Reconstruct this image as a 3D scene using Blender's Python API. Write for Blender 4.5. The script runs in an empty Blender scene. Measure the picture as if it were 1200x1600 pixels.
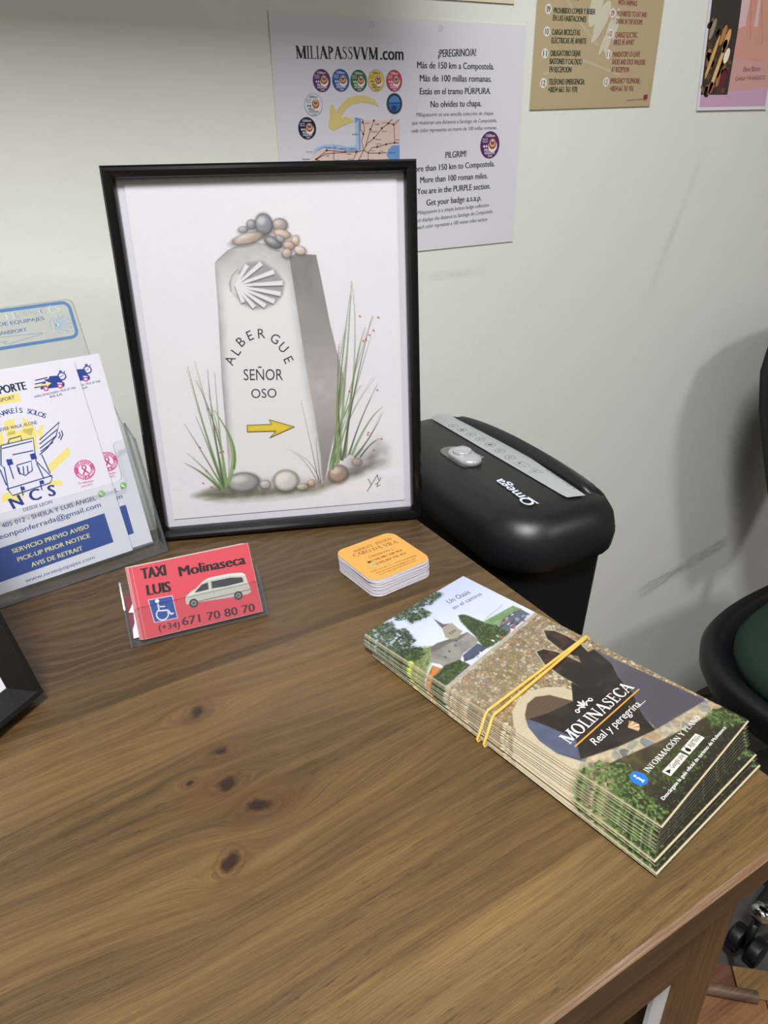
import bpy, bmesh, math, random
import numpy as np
from math import sin, cos, pi, radians, sqrt, atan2, hypot
from mathutils import Matrix, Vector
from mathutils.geometry import tessellate_polygon

S = bpy.context.scene
C = S.collection
random.seed(7)

# ------------------------------------------------------------------ camera, light, exposure
FLOOR_TO_EYE = 1.13                     # the eye stands 1.13 m above the floor, 0.30 m above the desk top
DESK = 0.83
WALL_Y = 0.719
cam_d = bpy.data.cameras.new('camera'); cam = bpy.data.objects.new('camera', cam_d); C.objects.link(cam)
R = ((0.85821284, -0.25013879, 0.44822016), (-0.51305497, -0.39138477, 0.7639323), (-0.01566255, -0.88557809, -0.46422638))
cam.matrix_world = Matrix(((R[0][0], -R[0][1], -R[0][2], 0), (R[1][0], -R[1][1], -R[1][2], 0), (R[2][0], -R[2][1], -R[2][2], FLOOR_TO_EYE), (0, 0, 0, 1)))
cam_d.sensor_width = 36; cam_d.lens = 1117.4 * 36 / 1600; cam_d.clip_start = 0.01
S.camera = cam
S.view_settings.view_transform = 'Standard'; S.view_settings.look = 'None'
S.view_settings.gamma = 1; S.view_settings.use_curve_mapping = False
S.view_settings.exposure = 0.0
w = bpy.data.worlds.new('world'); S.world = w; w.use_nodes = True
w.node_tree.nodes['Background'].inputs[0].default_value = (0.9, 0.95, 1, 1)
w.node_tree.nodes['Background'].inputs[1].default_value = 0.1

LAMPS = [(-0.28, -0.32, 2.44, 0.40, 0.40, 55.0), (1.40, -1.55, 2.44, 0.45, 0.45, 24.0), (-0.9, -1.6, 2.44, 0.6, 0.6, 4.0)]  # the last is a weak unseen fill lamp, added to brighten the room
for i, (x, y, z, sx, sy, e) in enumerate(LAMPS):
    ld = bpy.data.lights.new('ceiling_lamp_light', 'AREA'); ld.shape = 'RECTANGLE'; ld.size = sx; ld.size_y = sy
    ld.energy = e; ld.color = (0.985, 0.985, 1.0)
    lo = bpy.data.objects.new('ceiling_lamp_light', ld); C.objects.link(lo); lo.location = (x, y, z)

# ------------------------------------------------------------------ helpers
def lin(h):
    if isinstance(h, str):
        h = tuple(int(h[i:i + 2], 16) / 255 for i in (0, 2, 4))
    return tuple(c / 12.92 if c <= 0.04045 else ((c + 0.055) / 1.055) ** 2.4 for c in h)
def hexf(h): return np.array([int(h[i:i + 2], 16) / 255 for i in (0, 2, 4)])

def newmat(name):
    m = bpy.data.materials.new(name); m.use_nodes = True
    return m, m.node_tree, m.node_tree.nodes['Principled BSDF']
def setp(b, **k):
    for n, v in k.items():
        n = n.replace('_', ' ')
        if n in b.inputs: b.inputs[n].default_value = v
def mat(name, col, rough=0.5, metal=0.0, spec=0.5, bump=0.0, bscale=200.0, var=0.0, **k):
    m, t, b = newmat(name)
    c = (*lin(col), 1)
    setp(b, Base_Color=c, Roughness=rough, Metallic=metal); b.inputs['Specular IOR Level'].default_value = spec
    tc = t.nodes.new('ShaderNodeTexCoord')
    nz = t.nodes.new('ShaderNodeTexNoise'); nz.inputs['Scale'].default_value = bscale; nz.inputs['Detail'].default_value = 4
    t.links.new(tc.outputs['Object'], nz.inputs['Vector'])
    if bump:
        bp = t.nodes.new('ShaderNodeBump'); bp.inputs['Strength'].default_value = bump; bp.inputs['Distance'].default_value = 0.002
        t.links.new(nz.outputs['Fac'], bp.inputs['Height']); t.links.new(bp.outputs['Normal'], b.inputs['Normal'])
    if var:
        mr = t.nodes.new('ShaderNodeMapRange'); mr.inputs['To Min'].default_value = 1 - var; mr.inputs['To Max'].default_value = 1 + var
        t.links.new(nz.outputs['Fac'], mr.inputs['Value'])
        mx = t.nodes.new('ShaderNodeMix'); mx.data_type = 'RGBA'; mx.blend_type = 'MULTIPLY'; mx.inputs['Factor'].default_value = 1
        mx.inputs[6].default_value = c; t.links.new(mr.outputs['Result'], mx.inputs[7]); t.links.new(mx.outputs[2], b.inputs['Base Color'])
    return m

class NB:
    """tiny expression builder for shader nodes"""
    def __init__(s, t): s.t = t
    def m(s, op, a, b=None, c=None, clamp=False):
        n = s.t.nodes.new('ShaderNodeMath'); n.operation = op; n.use_clamp = clamp
        for i, v in enumerate((a, b, c)):
            if v is None: continue
            if isinstance(v, (int, float)): n.inputs[i].default_value = v
            else: s.t.links.new(v, n.inputs[i])
        return n.outputs[0]
    def xyz(s, x, y, z=0.0):
        n = s.t.nodes.new('ShaderNodeCombineXYZ')
        for i, v in enumerate((x, y, z)):
            if isinstance(v, (int, float)): n.inputs[i].default_value = v
            else: s.t.links.new(v, n.inputs[i])
        return n.outputs[0]
    def sep(s, v):
        n = s.t.nodes.new('ShaderNodeSeparateXYZ'); s.t.links.new(v, n.inputs[0]); return n.outputs
    def noise(s, v, scale, detail=3, rough=0.55, dist=0.0):
        n = s.t.nodes.new('ShaderNodeTexNoise'); s.t.links.new(v, n.inputs['Vector'])
        n.inputs['Scale'].default_value = scale; n.inputs['Detail'].default_value = detail
        n.inputs['Roughness'].default_value = rough; n.inputs['Distortion'].default_value = dist
        return n.outputs['Fac']
    def ramp(s, f, stops):
        n = s.t.nodes.new('ShaderNodeValToRGB'); s.t.links.new(f, n.inputs[0]); e = n.color_ramp.elements
        for i, (p, c) in enumerate(stops):
            el = e[i] if i < 2 else e.new(p)
            el.position = p; el.color = (*lin(c), 1) if isinstance(c, str) else (c, c, c, 1)
        return n.outputs[0]
    def mix(s, f, a, b, mode='MIX'):
        n = s.t.nodes.new('ShaderNodeMix'); n.data_type = 'RGBA'; n.blend_type = mode
        for i, v in ((0, f), (6, a), (7, b)):
            if isinstance(v, (int, float)): n.inputs[i].default_value = v
            elif isinstance(v, str): n.inputs[i].default_value = (*lin(v), 1)
            else: s.t.links.new(v, n.inputs[i])
        return n.outputs[2]
    def sstep(s, v, a, b):
        n = s.t.nodes.new('ShaderNodeMapRange'); n.interpolation_type = 'SMOOTHSTEP'
        s.t.links.new(v, n.inputs[0]); n.inputs[1].default_value = a; n.inputs[2].default_value = b
        return n.outputs[0]

def obj(name, bm, m, parent=None, smooth=False, bevel=0.0, seg=2, mw=None):
    me = bpy.data.meshes.new(name)
    if isinstance(bm, bmesh.types.BMesh):
        bmesh.ops.recalc_face_normals(bm, faces=bm.faces); bm.to_mesh(me); bm.free()
    else: me = bm
    for x in (m if isinstance(m, (list, tuple)) else [m]):
        if x: me.materials.append(x)
    o = bpy.data.objects.new(name, me); C.objects.link(o)
    if parent: o.parent = parent
    if mw is not None: o.matrix_local = mw
    if smooth:
        for p in me.polygons: p.use_smooth = True
    if bevel:
        b = o.modifiers.new('bevel', 'BEVEL'); b.width = bevel; b.segments = seg; b.limit_method = 'ANGLE'; b.angle_limit = radians(40)
        for p in me.polygons: p.use_smooth = True
        n = o.modifiers.new('wn', 'WEIGHTED_NORMAL'); n.keep_sharp = True
    return o
def tag(o, label, cat, group=None, kind=None):
    if label: o['label'] = label
    if cat: o['category'] = cat
    if group: o['group'] = group
    if kind: o['kind'] = kind
    return o
def thing(name, label, cat, mw=None, loc=None, group=None):
    o = bpy.data.objects.new(name, None); C.objects.link(o); o.empty_display_size = 0.03
    if mw is not None: o.matrix_world = mw
    if loc is not None: o.location = loc
    return tag(o, label, cat, group)
def copy_tree(o, mw=None, parent=None):
    c = o.copy(); C.objects.link(c)
    if parent: c.parent = parent
    for ch in list(o.children): copy_tree(ch, None, c)
    if mw is not None: c.matrix_world = mw
    return c
def struct(o): o['kind'] = 'structure'; return o
def box(x0, x1, y0, y1, z0, z1, bm=None):
    bm = bm or bmesh.new()
    v = [bm.verts.new((x, y, z)) for x in (x0, x1) for y in (y0, y1) for z in (z0, z1)]
    for f in ((0, 1, 3, 2), (4, 6, 7, 5), (0, 4, 5, 1), (2, 3, 7, 6), (0, 2, 6, 4), (1, 5, 7, 3)): bm.faces.new([v[i] for i in f])
    return bm
def tube(path, r, n=10, bm=None, closed=False, caps=True, flat=1.0, up=None):
    """a tube along path; r a number or one per point; flat squashes it across up"""
    bm = bm or bmesh.new(); P = [Vector(p) for p in path]; k = len(P); rings = []; side0 = None
    for i, p in enumerate(P):
        a = P[(i - 1) % k] if (closed or i) else P[0]; b = P[(i + 1) % k] if (closed or i < k - 1) else P[-1]
        d = (b - a).normalized()
        ref = Vector(up) if up else (side0 if side0 else (Vector((0, 0, 1)) if abs(d.z) < .9 else Vector((1, 0, 0))))
        s = d.cross(ref)
        if s.length < 1e-6: s = d.cross(Vector((0.3, 1, 0.2)))
        s.normalize(); t = s.cross(d).normalized(); side0 = t
        rr = r[i] if isinstance(r, (list, tuple)) else r
        rings.append([bm.verts.new(p + s * cos(2 * pi * j / n) * rr + t * sin(2 * pi * j / n) * rr * flat) for j in range(n)])
    for i in range(k if closed else k - 1):
        A, B = rings[i], rings[(i + 1) % k]
        for j in range(n): bm.faces.new((A[j], A[(j + 1) % n], B[(j + 1) % n], B[j]))
    if caps and not closed: bm.faces.new(rings[0][::-1]); bm.faces.new(rings[-1])
    return bm
def loft(rings, bm=None, caps=True):
    bm = bm or bmesh.new(); V = [[bm.verts.new(p) for p in r] for r in rings]; n = len(V[0])
    for A, B in zip(V, V[1:]):
        for j in range(n): bm.faces.new((A[j], A[(j + 1) % n], B[(j + 1) % n], B[j]))
    if caps: bm.faces.new(V[0][::-1]); bm.faces.new(V[-1])
    return bm
def lathe(prof, n=24, bm=None, at=(0, 0, 0)):
    return loft([[(at[0] + r * cos(2 * pi * j / n), at[1] + r * sin(2 * pi * j / n), at[2] + z) for j in range(n)] for r, z in prof], bm)
def rrect(x0, x1, y0, y1, r, k=6):
    p = []
    for cx, cy, a in ((x1 - r, y1 - r, 0), (x0 + r, y1 - r, 90), (x0 + r, y0 + r, 180), (x1 - r, y0 + r, 270)):
        for i in range(k + 1):
            t = radians(a + 90 * i / k); p.append((cx + r * cos(t), cy + r * sin(t)))
    return p
def prism(pts, z0, z1, bm=None):
    bm = bm or bmesh.new()
    A = [bm.verts.new((*p, z0)) for p in pts]; B = [bm.verts.new((*p, z1)) for p in pts]; n = len(pts)
    for j in range(n): bm.faces.new((A[j], A[(j + 1) % n], B[(j + 1) % n], B[j]))
    bm.faces.new(A[::-1]); bm.faces.new(B); return bm
def plane_mw(o, u, v):
    u, v = Vector(u).normalized(), Vector(v).normalized(); n = u.cross(v).normalized()
    return Matrix(((u.x, v.x, n.x, o[0]), (u.y, v.y, n.y, o[1]), (u.z, v.z, n.z, o[2]), (0, 0, 0, 1)))
def lean_mw(x, y, z, yaw, tilt):
    u = Vector((cos(yaw), sin(yaw), 0)); nn = Vector((-sin(yaw), cos(yaw), 0)); v = Vector((0, 0, cos(tilt))) + nn * sin(tilt)
    return plane_mw((x, y, z + FLOOR_TO_EYE), u, v)
def moulding(w, h, prof, bm=None):
    """mitred frame: prof is a closed loop of (inset from the outer edge, height)"""
    bm = bm or bmesh.new(); rings = []
    for ins, z in prof:
        rings.append([bm.verts.new(p) for p in ((ins, ins, z), (w - ins, ins, z), (w - ins, h - ins, z), (ins, h - ins, z))])
    for A, B in zip(rings, rings[1:] + rings[:1]):
        for j in range(4): bm.faces.new((A[j], A[(j + 1) % 4], B[(j + 1) % 4], B[j]))
    return bm

# ------------------------------------------------------------------ printed matter: a raster of coloured faces plus vector shapes, all in one mesh
def vnoise(x, y, sc, seed=0, octv=3):
    r = np.random.RandomState(seed); L = r.rand(64, 64); out = np.zeros_like(x, float); amp, tot = 1.0, 0.0
    for o in range(octv):
        X = x / sc * 2 ** o + 17 * o; Y = y / sc * 2 ** o + 31 * o
        i = np.floor(X).astype(int); j = np.floor(Y).astype(int); fx = X - i; fy = Y - j
        fx = fx * fx * (3 - 2 * fx); fy = fy * fy * (3 - 2 * fy)
        g = lambda a, b: L[a % 64, b % 64]
        out += amp * ((g(i, j) * (1 - fx) + g(i + 1, j) * fx) * (1 - fy) + (g(i, j + 1) * (1 - fx) + g(i + 1, j + 1) * fx) * fy)
        tot += amp; amp *= .5
    return out / tot
class Canvas:
    def __init__(s, w, h, res, base, x0=0.0, y0=0.0):
        s.w, s.h, s.nx, s.ny, s.x0, s.y0 = w, h, int(w / res) + 1, int(h / res) + 1, x0, y0
        s.X, s.Y = np.meshgrid(np.linspace(x0, x0 + w, s.nx), np.linspace(y0, y0 + h, s.ny))
        s.c = np.empty(s.X.shape + (3,)); s.c[:] = hexf(base)
    def win(s, P, pad):
        P = np.asarray(P, float); a = P.min(0) - pad; b = P.max(0) + pad
        i0 = max(0, int((a[0] - s.x0) / s.w * (s.nx - 1))); i1 = min(s.nx, int((b[0] - s.x0) / s.w * (s.nx - 1)) + 2)
        j0 = max(0, int((a[1] - s.y0) / s.h * (s.ny - 1))); j1 = min(s.ny, int((b[1] - s.y0) / s.h * (s.ny - 1)) + 2)
        return (slice(j0, max(j0, j1)), slice(i0, max(i0, i1)))
    def sdf(s, P, W):
        X, Y = s.X[W], s.Y[W]; P = np.asarray(P, float); d = np.full(X.shape, 1e9); ins = np.zeros(X.shape, bool)
        for (ax, ay), (bx, by) in zip(P, np.roll(P, -1, 0)):
            ex, ey = bx - ax, by - ay; t = np.clip(((X - ax) * ex + (Y - ay) * ey) / (ex * ex + ey * ey + 1e-12), 0, 1)
            d = np.minimum(d, (X - ax - t * ex) ** 2 + (Y - ay - t * ey) ** 2)
            if ay != by: ins ^= ((ay > Y) != (by > Y)) & (X < ex * (Y - ay) / ey + ax)
        return np.where(ins, -1, 1) * np.sqrt(d)
    def put(s, W, a, col):
        a = np.clip(a, 0, 1)[..., None]; s.c[W] = s.c[W] * (1 - a) + (hexf(col) if isinstance(col, str) else col) * a
    def poly(s, P, col, soft=.5, a=1.0, grow=0.0, mod=None):
        W = s.win(P, soft + abs(grow) + 1)
        if s.X[W].size == 0: return
        d = s.sdf(P, W) - grow; m = np.clip(.5 - d / soft, 0, 1) * a
        if mod is not None: m = m * mod(s.X[W], s.Y[W], d)
        s.put(W, m, col)
    def ell(s, cx, cy, rx, ry, rot, col, soft=.4, a=1.0, edge=None):
        W = s.win([(cx - max(rx, ry), cy - max(rx, ry)), (cx + max(rx, ry), cy + max(rx, ry))], 2)
        if s.X[W].size == 0: return
        c, n = cos(radians(rot)), sin(radians(rot)); X, Y = s.X[W] - cx, s.Y[W] - cy; U = (X * c + Y * n) / rx; V = (-X * n + Y * c) / ry
        q = np.sqrt(U * U + V * V); m = np.clip(.5 - (q - 1) * min(rx, ry) / soft, 0, 1) * a
        k = hexf(col)[None, None, :] * np.ones(q.shape + (1,))
        if edge is not None:
            k = k * (1 + .16 * (V * .6 - U * .5))[..., None]; k = k * (1 - edge * np.clip((q - .6) / .4, 0, 1) ** 2)[..., None]
        s.put(W, m, np.clip(k, 0, 1))
    def stroke(s, P, wd, col, a=1.0, taper=False, soft=.35):
        P = np.asarray(P, float); mx = wd + 1; W = s.win(P, mx)
        if s.X[W].size == 0: return
        X, Y = s.X[W], s.Y[W]; best = np.full(X.shape, -1e9); n = len(P) - 1
        for k in range(n):
            (ax, ay), (bx, by) = P[k], P[k + 1]; ex, ey = bx - ax, by - ay
            t = np.clip(((X - ax) * ex + (Y - ay) * ey) / (ex * ex + ey * ey + 1e-12), 0, 1)
            d = np.hypot(X - ax - t * ex, Y - ay - t * ey); ww = wd / 2 * ((1 - (k + t) / n * .85) if taper else 1)
            best = np.maximum(best, ww - d)
        s.put(W, np.clip(.5 + best / soft, 0, 1) * a, col)
def quad(P, n=10):
    (a, b, c) = [np.array(p, float) for p in P]; return [tuple((1 - t) ** 2 * a + 2 * t * (1 - t) * b + t * t * c) for t in np.linspace(0, 1, n)]
def circ(cx, cy, rx, ry=None, n=28, rot=0):
    ry = ry or rx; c, s = cos(radians(rot)), sin(radians(rot))
    return [(cx + rx * cos(t) * c - ry * sin(t) * s, cy + rx * cos(t) * s + ry * sin(t) * c) for t in np.linspace(0, 2 * pi, n, endpoint=False)]

_glyphs = {}
def text_mesh(s, bold=0.0):
    if (s, bold) not in _glyphs:
        cu = bpy.data.curves.new('t', 'FONT'); cu.body = s; cu.size = 1; cu.resolution_u = 3; cu.offset = bold; cu.fill_mode = 'FRONT'
        o = bpy.data.objects.new('t', cu); me = bpy.data.meshes.new_from_object(o)
        V = np.array([v.co[:2] for v in me.vertices]) if len(me.vertices) else np.zeros((0, 2)); F = [tuple(p.vertices) for p in me.polygons]
        bpy.data.objects.remove(o); bpy.data.curves.remove(cu); bpy.data.meshes.remove(me)
        _glyphs[(s, bold)] = (V, F)
    return _glyphs[(s, bold)]
CAPH = None
def seg(a, b, w, w2=None):
    a, b = np.array(a, float), np.array(b, float); d = (b - a) / (np.linalg.norm(b - a) + 1e-9); n = np.array([-d[1], d[0]]) / 2; w2 = w if w2 is None else w2
    return [tuple(a - n * w), tuple(b - n * w2), tuple(b + n * w2), tuple(a + n * w)]
def arcs(cx, cy, rx, ry, thick, thin, a0, a1, n=14):
    out = []
    for k in range(n):
        q = []
        for t, o in ((k, 1), (k + 1, 1), (k + 1, 0), (k, 0)):
            a = radians(a0 + (a1 - a0) * t / n); q.append((cx + (rx - (0 if o else thick)) * cos(a), cy + (ry - (0 if o else thin)) * sin(a)))
        out.append(q)
    return out
TK, TN = .13, .055
def stem(x, w=TK, y0=0, y1=1, s0=1, s1=1):
    o = [seg((x, y0), (x, y1), w)]
    for on, y in ((s0, y0 + .02), (s1, y1 - .02)):
        if on: o.append(seg((x - w * .5 - .09, y), (x + w * .5 + .09, y), .045))
    return o
def ser(x, y, w=.2): return [seg((x - w / 2, y), (x + w / 2, y), .045)]
def serif_glyph(ch):
    base = {'Á': 'A', 'Ó': 'O', 'É': 'E', 'Í': 'I', 'Ñ': 'N'}.get(ch, ch); W = .6; p = []
    if base == 'I': W = .34; p = stem(.17)
    elif base == 'L': W = .6; p = stem(.17) + [seg((.1, .025), (.55, .025), .05), seg((.55, 0), (.57, .2), .05, .03)]
    elif base == 'E': W = .6; p = stem(.17) + [seg((.1, .025), (.52, .025), .05), seg((.1, .975), (.5, .975), .05), seg((.17, .52), (.42, .52), .05), seg((.52, 0), (.55, .2), .05, .03), seg((.5, 1), (.51, .82), .05, .03), seg((.42, .44), (.42, .6), .04)]
    elif base == 'F': W = .56; p = stem(.17) + [seg((.1, .975), (.52, .975), .05), seg((.17, .52), (.42, .52), .05), seg((.52, 1), (.53, .8), .05, .03), seg((.42, .44), (.42, .6), .04)]
    elif base == 'A': W = .82; p = [seg((.1, 0), (.4, 1), TN), seg((.39, 1), (.7, 0), TK), seg((.2, .35), (.6, .35), .05)] + ser(.1, .02) + ser(.7, .02, .26)
    elif base == 'V': W = .8; p = [seg((.12, 1), (.4, 0), TK), seg((.41, 0), (.7, 1), TN)] + ser(.12, .98, .26) + ser(.7, .98)
    elif base == 'N': W = .86; p = stem(.14, TN, s0=1, s1=0) + stem(.7, TN, s0=0, s1=1) + [seg((.14, .98), (.7, .02), TK)] + ser(.1, .98)
    elif base == 'M': W = 1.02; p = stem(.13, TN) + stem(.86, TK) + [seg((.16, .98), (.49, .05), TK), seg((.49, .03), (.83, .98), TN)]
    elif base == 'O': W = .88; p = arcs(.43, .5, .4, .52, TK, TN, 0, 360, 26)
    elif base == 'Q': W = .88; p = arcs(.43, .5, .4, .52, TK, TN, 0, 360, 26) + [seg((.4, .15), (.8, -.15), .1, .04)]
    elif base == 'C': W = .76; p = arcs(.43, .5, .4, .52, TK, TN, 45, 315, 22) + [seg((.7, .72), (.72, .95), .05), seg((.7, .28), (.72, .1), .04)]
    elif base == 'G': W = .84; p = arcs(.43, .5, .4, .52, TK, TN, 45, 320, 22) + [seg((.7, .72), (.72, .95), .05)] + stem(.7, TK * .9, .05, .45, 0, 1)
    elif base == 'D': W = .84; p = stem(.17) + arcs(.17, .5, .6, .5, TK, TN, -90, 90, 16)
    elif base == 'P': W = .64; p = stem(.17) + arcs(.17, .73, .42, .27, TK, TN, -90, 90, 12)
    elif base == 'R': W = .72; p = stem(.17) + arcs(.17, .73, .42, .27, TK, TN, -90, 90, 12) + [seg((.32, .48), (.64, 0), TK)] + ser(.64, .02, .16)
    elif base == 'B': W = .68; p = stem(.17) + arcs(.17, .76, .38, .24, TK, TN, -90, 90, 12) + arcs(.17, .27, .44, .27, TK, TN, -90, 90, 12)
    elif base == 'S':
        W = .58; c = [(.46, .82), (.42, .95), (.28, .98), (.14, .9), (.12, .75), (.2, .62), (.36, .5), (.45, .36), (.42, .14), (.28, .02), (.14, .05), (.08, .2)]
        ws = [.05, .05, .06, .08, .1, .13, .14, .13, .1, .06, .05, .05]; p = [seg(c[i], c[i + 1], ws[i], ws[i + 1]) for i in range(len(c) - 1)] + [seg((.47, .75), (.47, .97), .04), seg((.07, .26), (.07, .03), .04)]
    elif base == 'U': W = .82; p = stem(.15, TK, .3, 1, 0, 1) + stem(.66, TN, .3, 1, 0, 1) + arcs(.4, .32, .315, .34, TK * .8, TN, 180, 360, 12)
    elif base == 'Y': W = .76; p = stem(.38, TK, 0, .5, 1, 0) + [seg((.1, 1), (.38, .45), TK), seg((.4, .45), (.66, 1), TN)] + ser(.1, .98, .24) + ser(.66, .98)
    elif base == ' ': W = .32
    elif base == '·': W = .3; p = [circ(.15, .45, .07, n=10)]
    else: return None
    if ch in 'ÁÓÉÍ': p.append(seg((W * .45, 1.08), (W * .65, 1.26), .05, .1))
    if ch == 'Ñ': p += [seg((.2, 1.12), (.38, 1.2), .07), seg((.38, 1.2), (.56, 1.12), .07)]
    return W, p

class Print:
    """collects shapes in mm on a sheet; build() gives one mesh with a colour per vertex"""
    def __init__(s): s.V, s.F, s.K = [], [], []; s.n = 0
    def add(s, V, F, col, z):
        V = np.asarray(V, float)
        if len(V) == 0: return
        s.V.append(np.c_[V, np.full(len(V), z)]); s.F += [tuple(i + s.n for i in f) for f in F]
        col = np.array(lin(col)); s.K.append(np.tile(col, (len(V), 1)) if col.ndim == 1 else col); s.n += len(V)
    def poly(s, P, col, L=1):
        P = [tuple(p[:2]) for p in P]
        tri = tessellate_polygon([[Vector((*p, 0)) for p in P]])
        T = []
        for t in tri:
            a, b, c = (P[i] for i in t)
            T.append(t if (b[0] - a[0]) * (c[1] - a[1]) - (b[1] - a[1]) * (c[0] - a[0]) > 0 else t[::-1])
        s.add(P, T, col, .03 * L)
    def line(s, P, wd, col, L=1, closed=False):
        P = [np.array(p[:2], float) for p in P]; P = P + [P[0]] if closed else P; V = []; k = len(P)
        for i in range(k):
            a = P[i - 1] if i else (P[-2] if closed else P[0]); b = P[i + 1] if i < k - 1 else (P[1] if closed else P[-1])
            d = b - a; d = d / (np.linalg.norm(d) + 1e-9); n = np.array([-d[1], d[0]]) * wd / 2; V += [P[i] - n, P[i] + n]
        s.add(V, [(2 * i, 2 * i + 2, 2 * i + 3, 2 * i + 1) for i in range(k - 1)], col, .03 * L)
    def ring(s, cx, cy, r, wd, col, L=1, ry=None): s.line(circ(cx, cy, r, ry), wd, col, L, True)
    def place(s, V, F, ax, ay, bx, by, cap, x0, x1, capu, col, L, shear=0.0):
        d = np.array([bx - ax, by - ay]); l = np.linalg.norm(d); d /= l; n = np.array([-d[1], d[0]])
        U = (V[:, 0] - x0) / (x1 - x0) * l; T = V[:, 1] / capu * cap
        s.add(np.array([ax, ay]) + np.outer(U + shear * T, d) + np.outer(T, n), F, col, .03 * L)
    def text(s, t, ax, ay, bx, by, cap, col, bold=0.0, L=2, shear=0.0):
        global CAPH
        if CAPH is None: CAPH = text_mesh('H')[0][:, 1].max()
        sh = []
        if bold > .004: e = bold * cap / CAPH; sh = [-e, e] if bold < .035 else [-e, -e / 2, e / 2, e]
        bold = 0.0
        V, F = text_mesh(t, bold)
        d = np.array([bx - ax, by - ay]); d = d / np.linalg.norm(d)
        for ke, e in enumerate(sh + [0]):
          q = d * e; LL = L + .3 * ke
          if len(V): s.place(V, F, ax + q[0], ay + q[1], bx + q[0], by + q[1], cap, V[:, 0].min(), V[:, 0].max(), CAPH, col, LL, shear)
    def serif(s, t, ax, ay, bx, by, cap, col, L=2, w=1.0, shear=0.0):
        global TK, TN
        TK, TN = .13 * w, .055 * w; x = 0; lift = []; A, Fs, n = [], [], 0
        for ch in t:
            g = serif_glyph(ch)
            if g is None: continue
            for q in g[1]:
                A += [(x + px, py) for px, py in q]; lift += [len(Fs) % 5 * .004] * len(q); Fs.append(tuple(range(n, n + len(q)))); n += len(q)
            x += g[0]
        A = np.array(A); s.place(A, Fs, ax, ay, bx, by, cap, A[:, 0].min(), A[:, 0].max(), 1.0, col, L, shear); s.V[-1][:, 2] += lift
    def glyph(s, ch, cx, cy, cap, rot, col, bold=0.0, L=2, wf=1.0):
        V, F = text_mesh(ch, 0.0); 
        if CAPH is None: s.text('.', 0, 0, .01, 0, .01, 'ffffff')
        c, n = cos(radians(rot)), sin(radians(rot)); k = cap / CAPH; m = (V.max(0) + V.min(0)) / 2
        X = (V[:, 0] - m[0]) * k * wf; Y = (V[:, 1] - CAPH / 2) * k
        for ke, e in enumerate(([-bold * k, bold * k] if bold > .004 else []) + [0]): s.add(np.c_[cx + (X + e) * c - Y * n, cy + (X + e) * n + Y * c], F, col, .03 * L + .009 * ke)
    def arc_text(s, t, P, cap, col, bold=0.0):
        P = np.array(P, float); fx = np.polyfit(P[:, 0], P[:, 1], 2); P = [np.array((x, np.polyval(fx, x))) for x in np.linspace(P[0, 0], P[-1, 0], 60)]; L = [0]
        for a, b in zip(P, P[1:]): L.append(L[-1] + np.linalg.norm(b - a))
        for i, ch in enumerate(t):
            q = (i + .5) / len(t) * L[-1]; k = max(j for j in range(len(P) - 1) if L[j] <= q); d = P[k + 1] - P[k]; p = P[k] + d * (q - L[k]) / (L[k + 1] - L[k])
            if ch != ' ': s.glyph(ch, p[0], p[1] + cap / 2, cap, math.degrees(atan2(d[1], d[0])), col, bold)
    def build(s, name, m, w=None, h=None, t=.3, paper='e9e7ee', canvas=None, outline=None, x0=0.0, y0=0.0, gain=1.0):
        """sheet body (w x h, or outline) t mm thick, its face at z = 0"""
        V, F, K = [], [], []; n = 0
        if w or outline:
            P = outline or [(x0, y0), (x0 + w, y0), (x0 + w, y0 + h), (x0, y0 + h)]; k = len(P)
            V += [(x, y, -t - .02) for x, y in P] + [(x, y, -.02) for x, y in P]
            F += [tuple(range(k))[::-1], tuple(range(k, 2 * k))] + [(j, (j + 1) % k, k + (j + 1) % k, k + j) for j in range(k)]
            K += [lin(paper)] * (2 * k); n = 2 * k
        V = [np.array(V).reshape(-1, 3)]; K = [np.array(K).reshape(-1, 3)]
        if canvas is not None:
            c = np.clip(canvas.c, 0, 1); c = np.where(c <= .04045, c / 12.92, ((c + .055) / 1.055) ** 2.4)
            V.append(np.c_[canvas.X.ravel(), canvas.Y.ravel(), np.zeros(canvas.X.size)]); K.append(c.reshape(-1, 3)); nx = canvas.nx
            i = np.arange(canvas.ny - 1)[:, None] * nx + np.arange(nx - 1)[None, :] + n; i = i.ravel()
            F += list(map(tuple, np.c_[i, i + 1, i + nx + 1, i + nx])); n += canvas.X.size
        for v, k in zip(s.V, s.K): V.append(v); K.append(k)
        F += [tuple(j + n for j in f) for f in s.F]
        V = np.concatenate(V) / 1000; K = np.concatenate(K) * gain
        me = bpy.data.meshes.new(name); me.from_pydata(V.tolist(), [], F)
        at = me.color_attributes.new('ink', 'FLOAT_COLOR', 'POINT'); at.data.foreach_set('color', np.c_[K, np.ones(len(K))].ravel().astype(np.float32))
        me.materials.append(m); me.update(); return me

def ink_mat(name, rough, spec=.5, coat=0.0):
    m, t, b = newmat(name); a = t.nodes.new('ShaderNodeAttribute'); a.attribute_name = 'ink'
    t.links.new(a.outputs['Color'], b.inputs['Base Color']); setp(b, Roughness=rough); b.inputs['Specular IOR Level'].default_value = spec
    b.inputs['Coat Weight'].default_value = coat; b.inputs['Coat Roughness'].default_value = .12
    return m
INK_MATT = ink_mat('ink_on_paper', .6, .3)
INK_GLOSS = ink_mat('ink_under_laminate', .35, .45)
INK_COVER = ink_mat('ink_on_coated_cover', .3, .5)
PAPER = mat('white_paper', 'e6e3ea', .65, spec=.3, var=.01)
CREAM_EDGE = mat('cut_paper_edge', 'b3a686', .7, spec=.2, var=.05, bscale=900)

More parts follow.
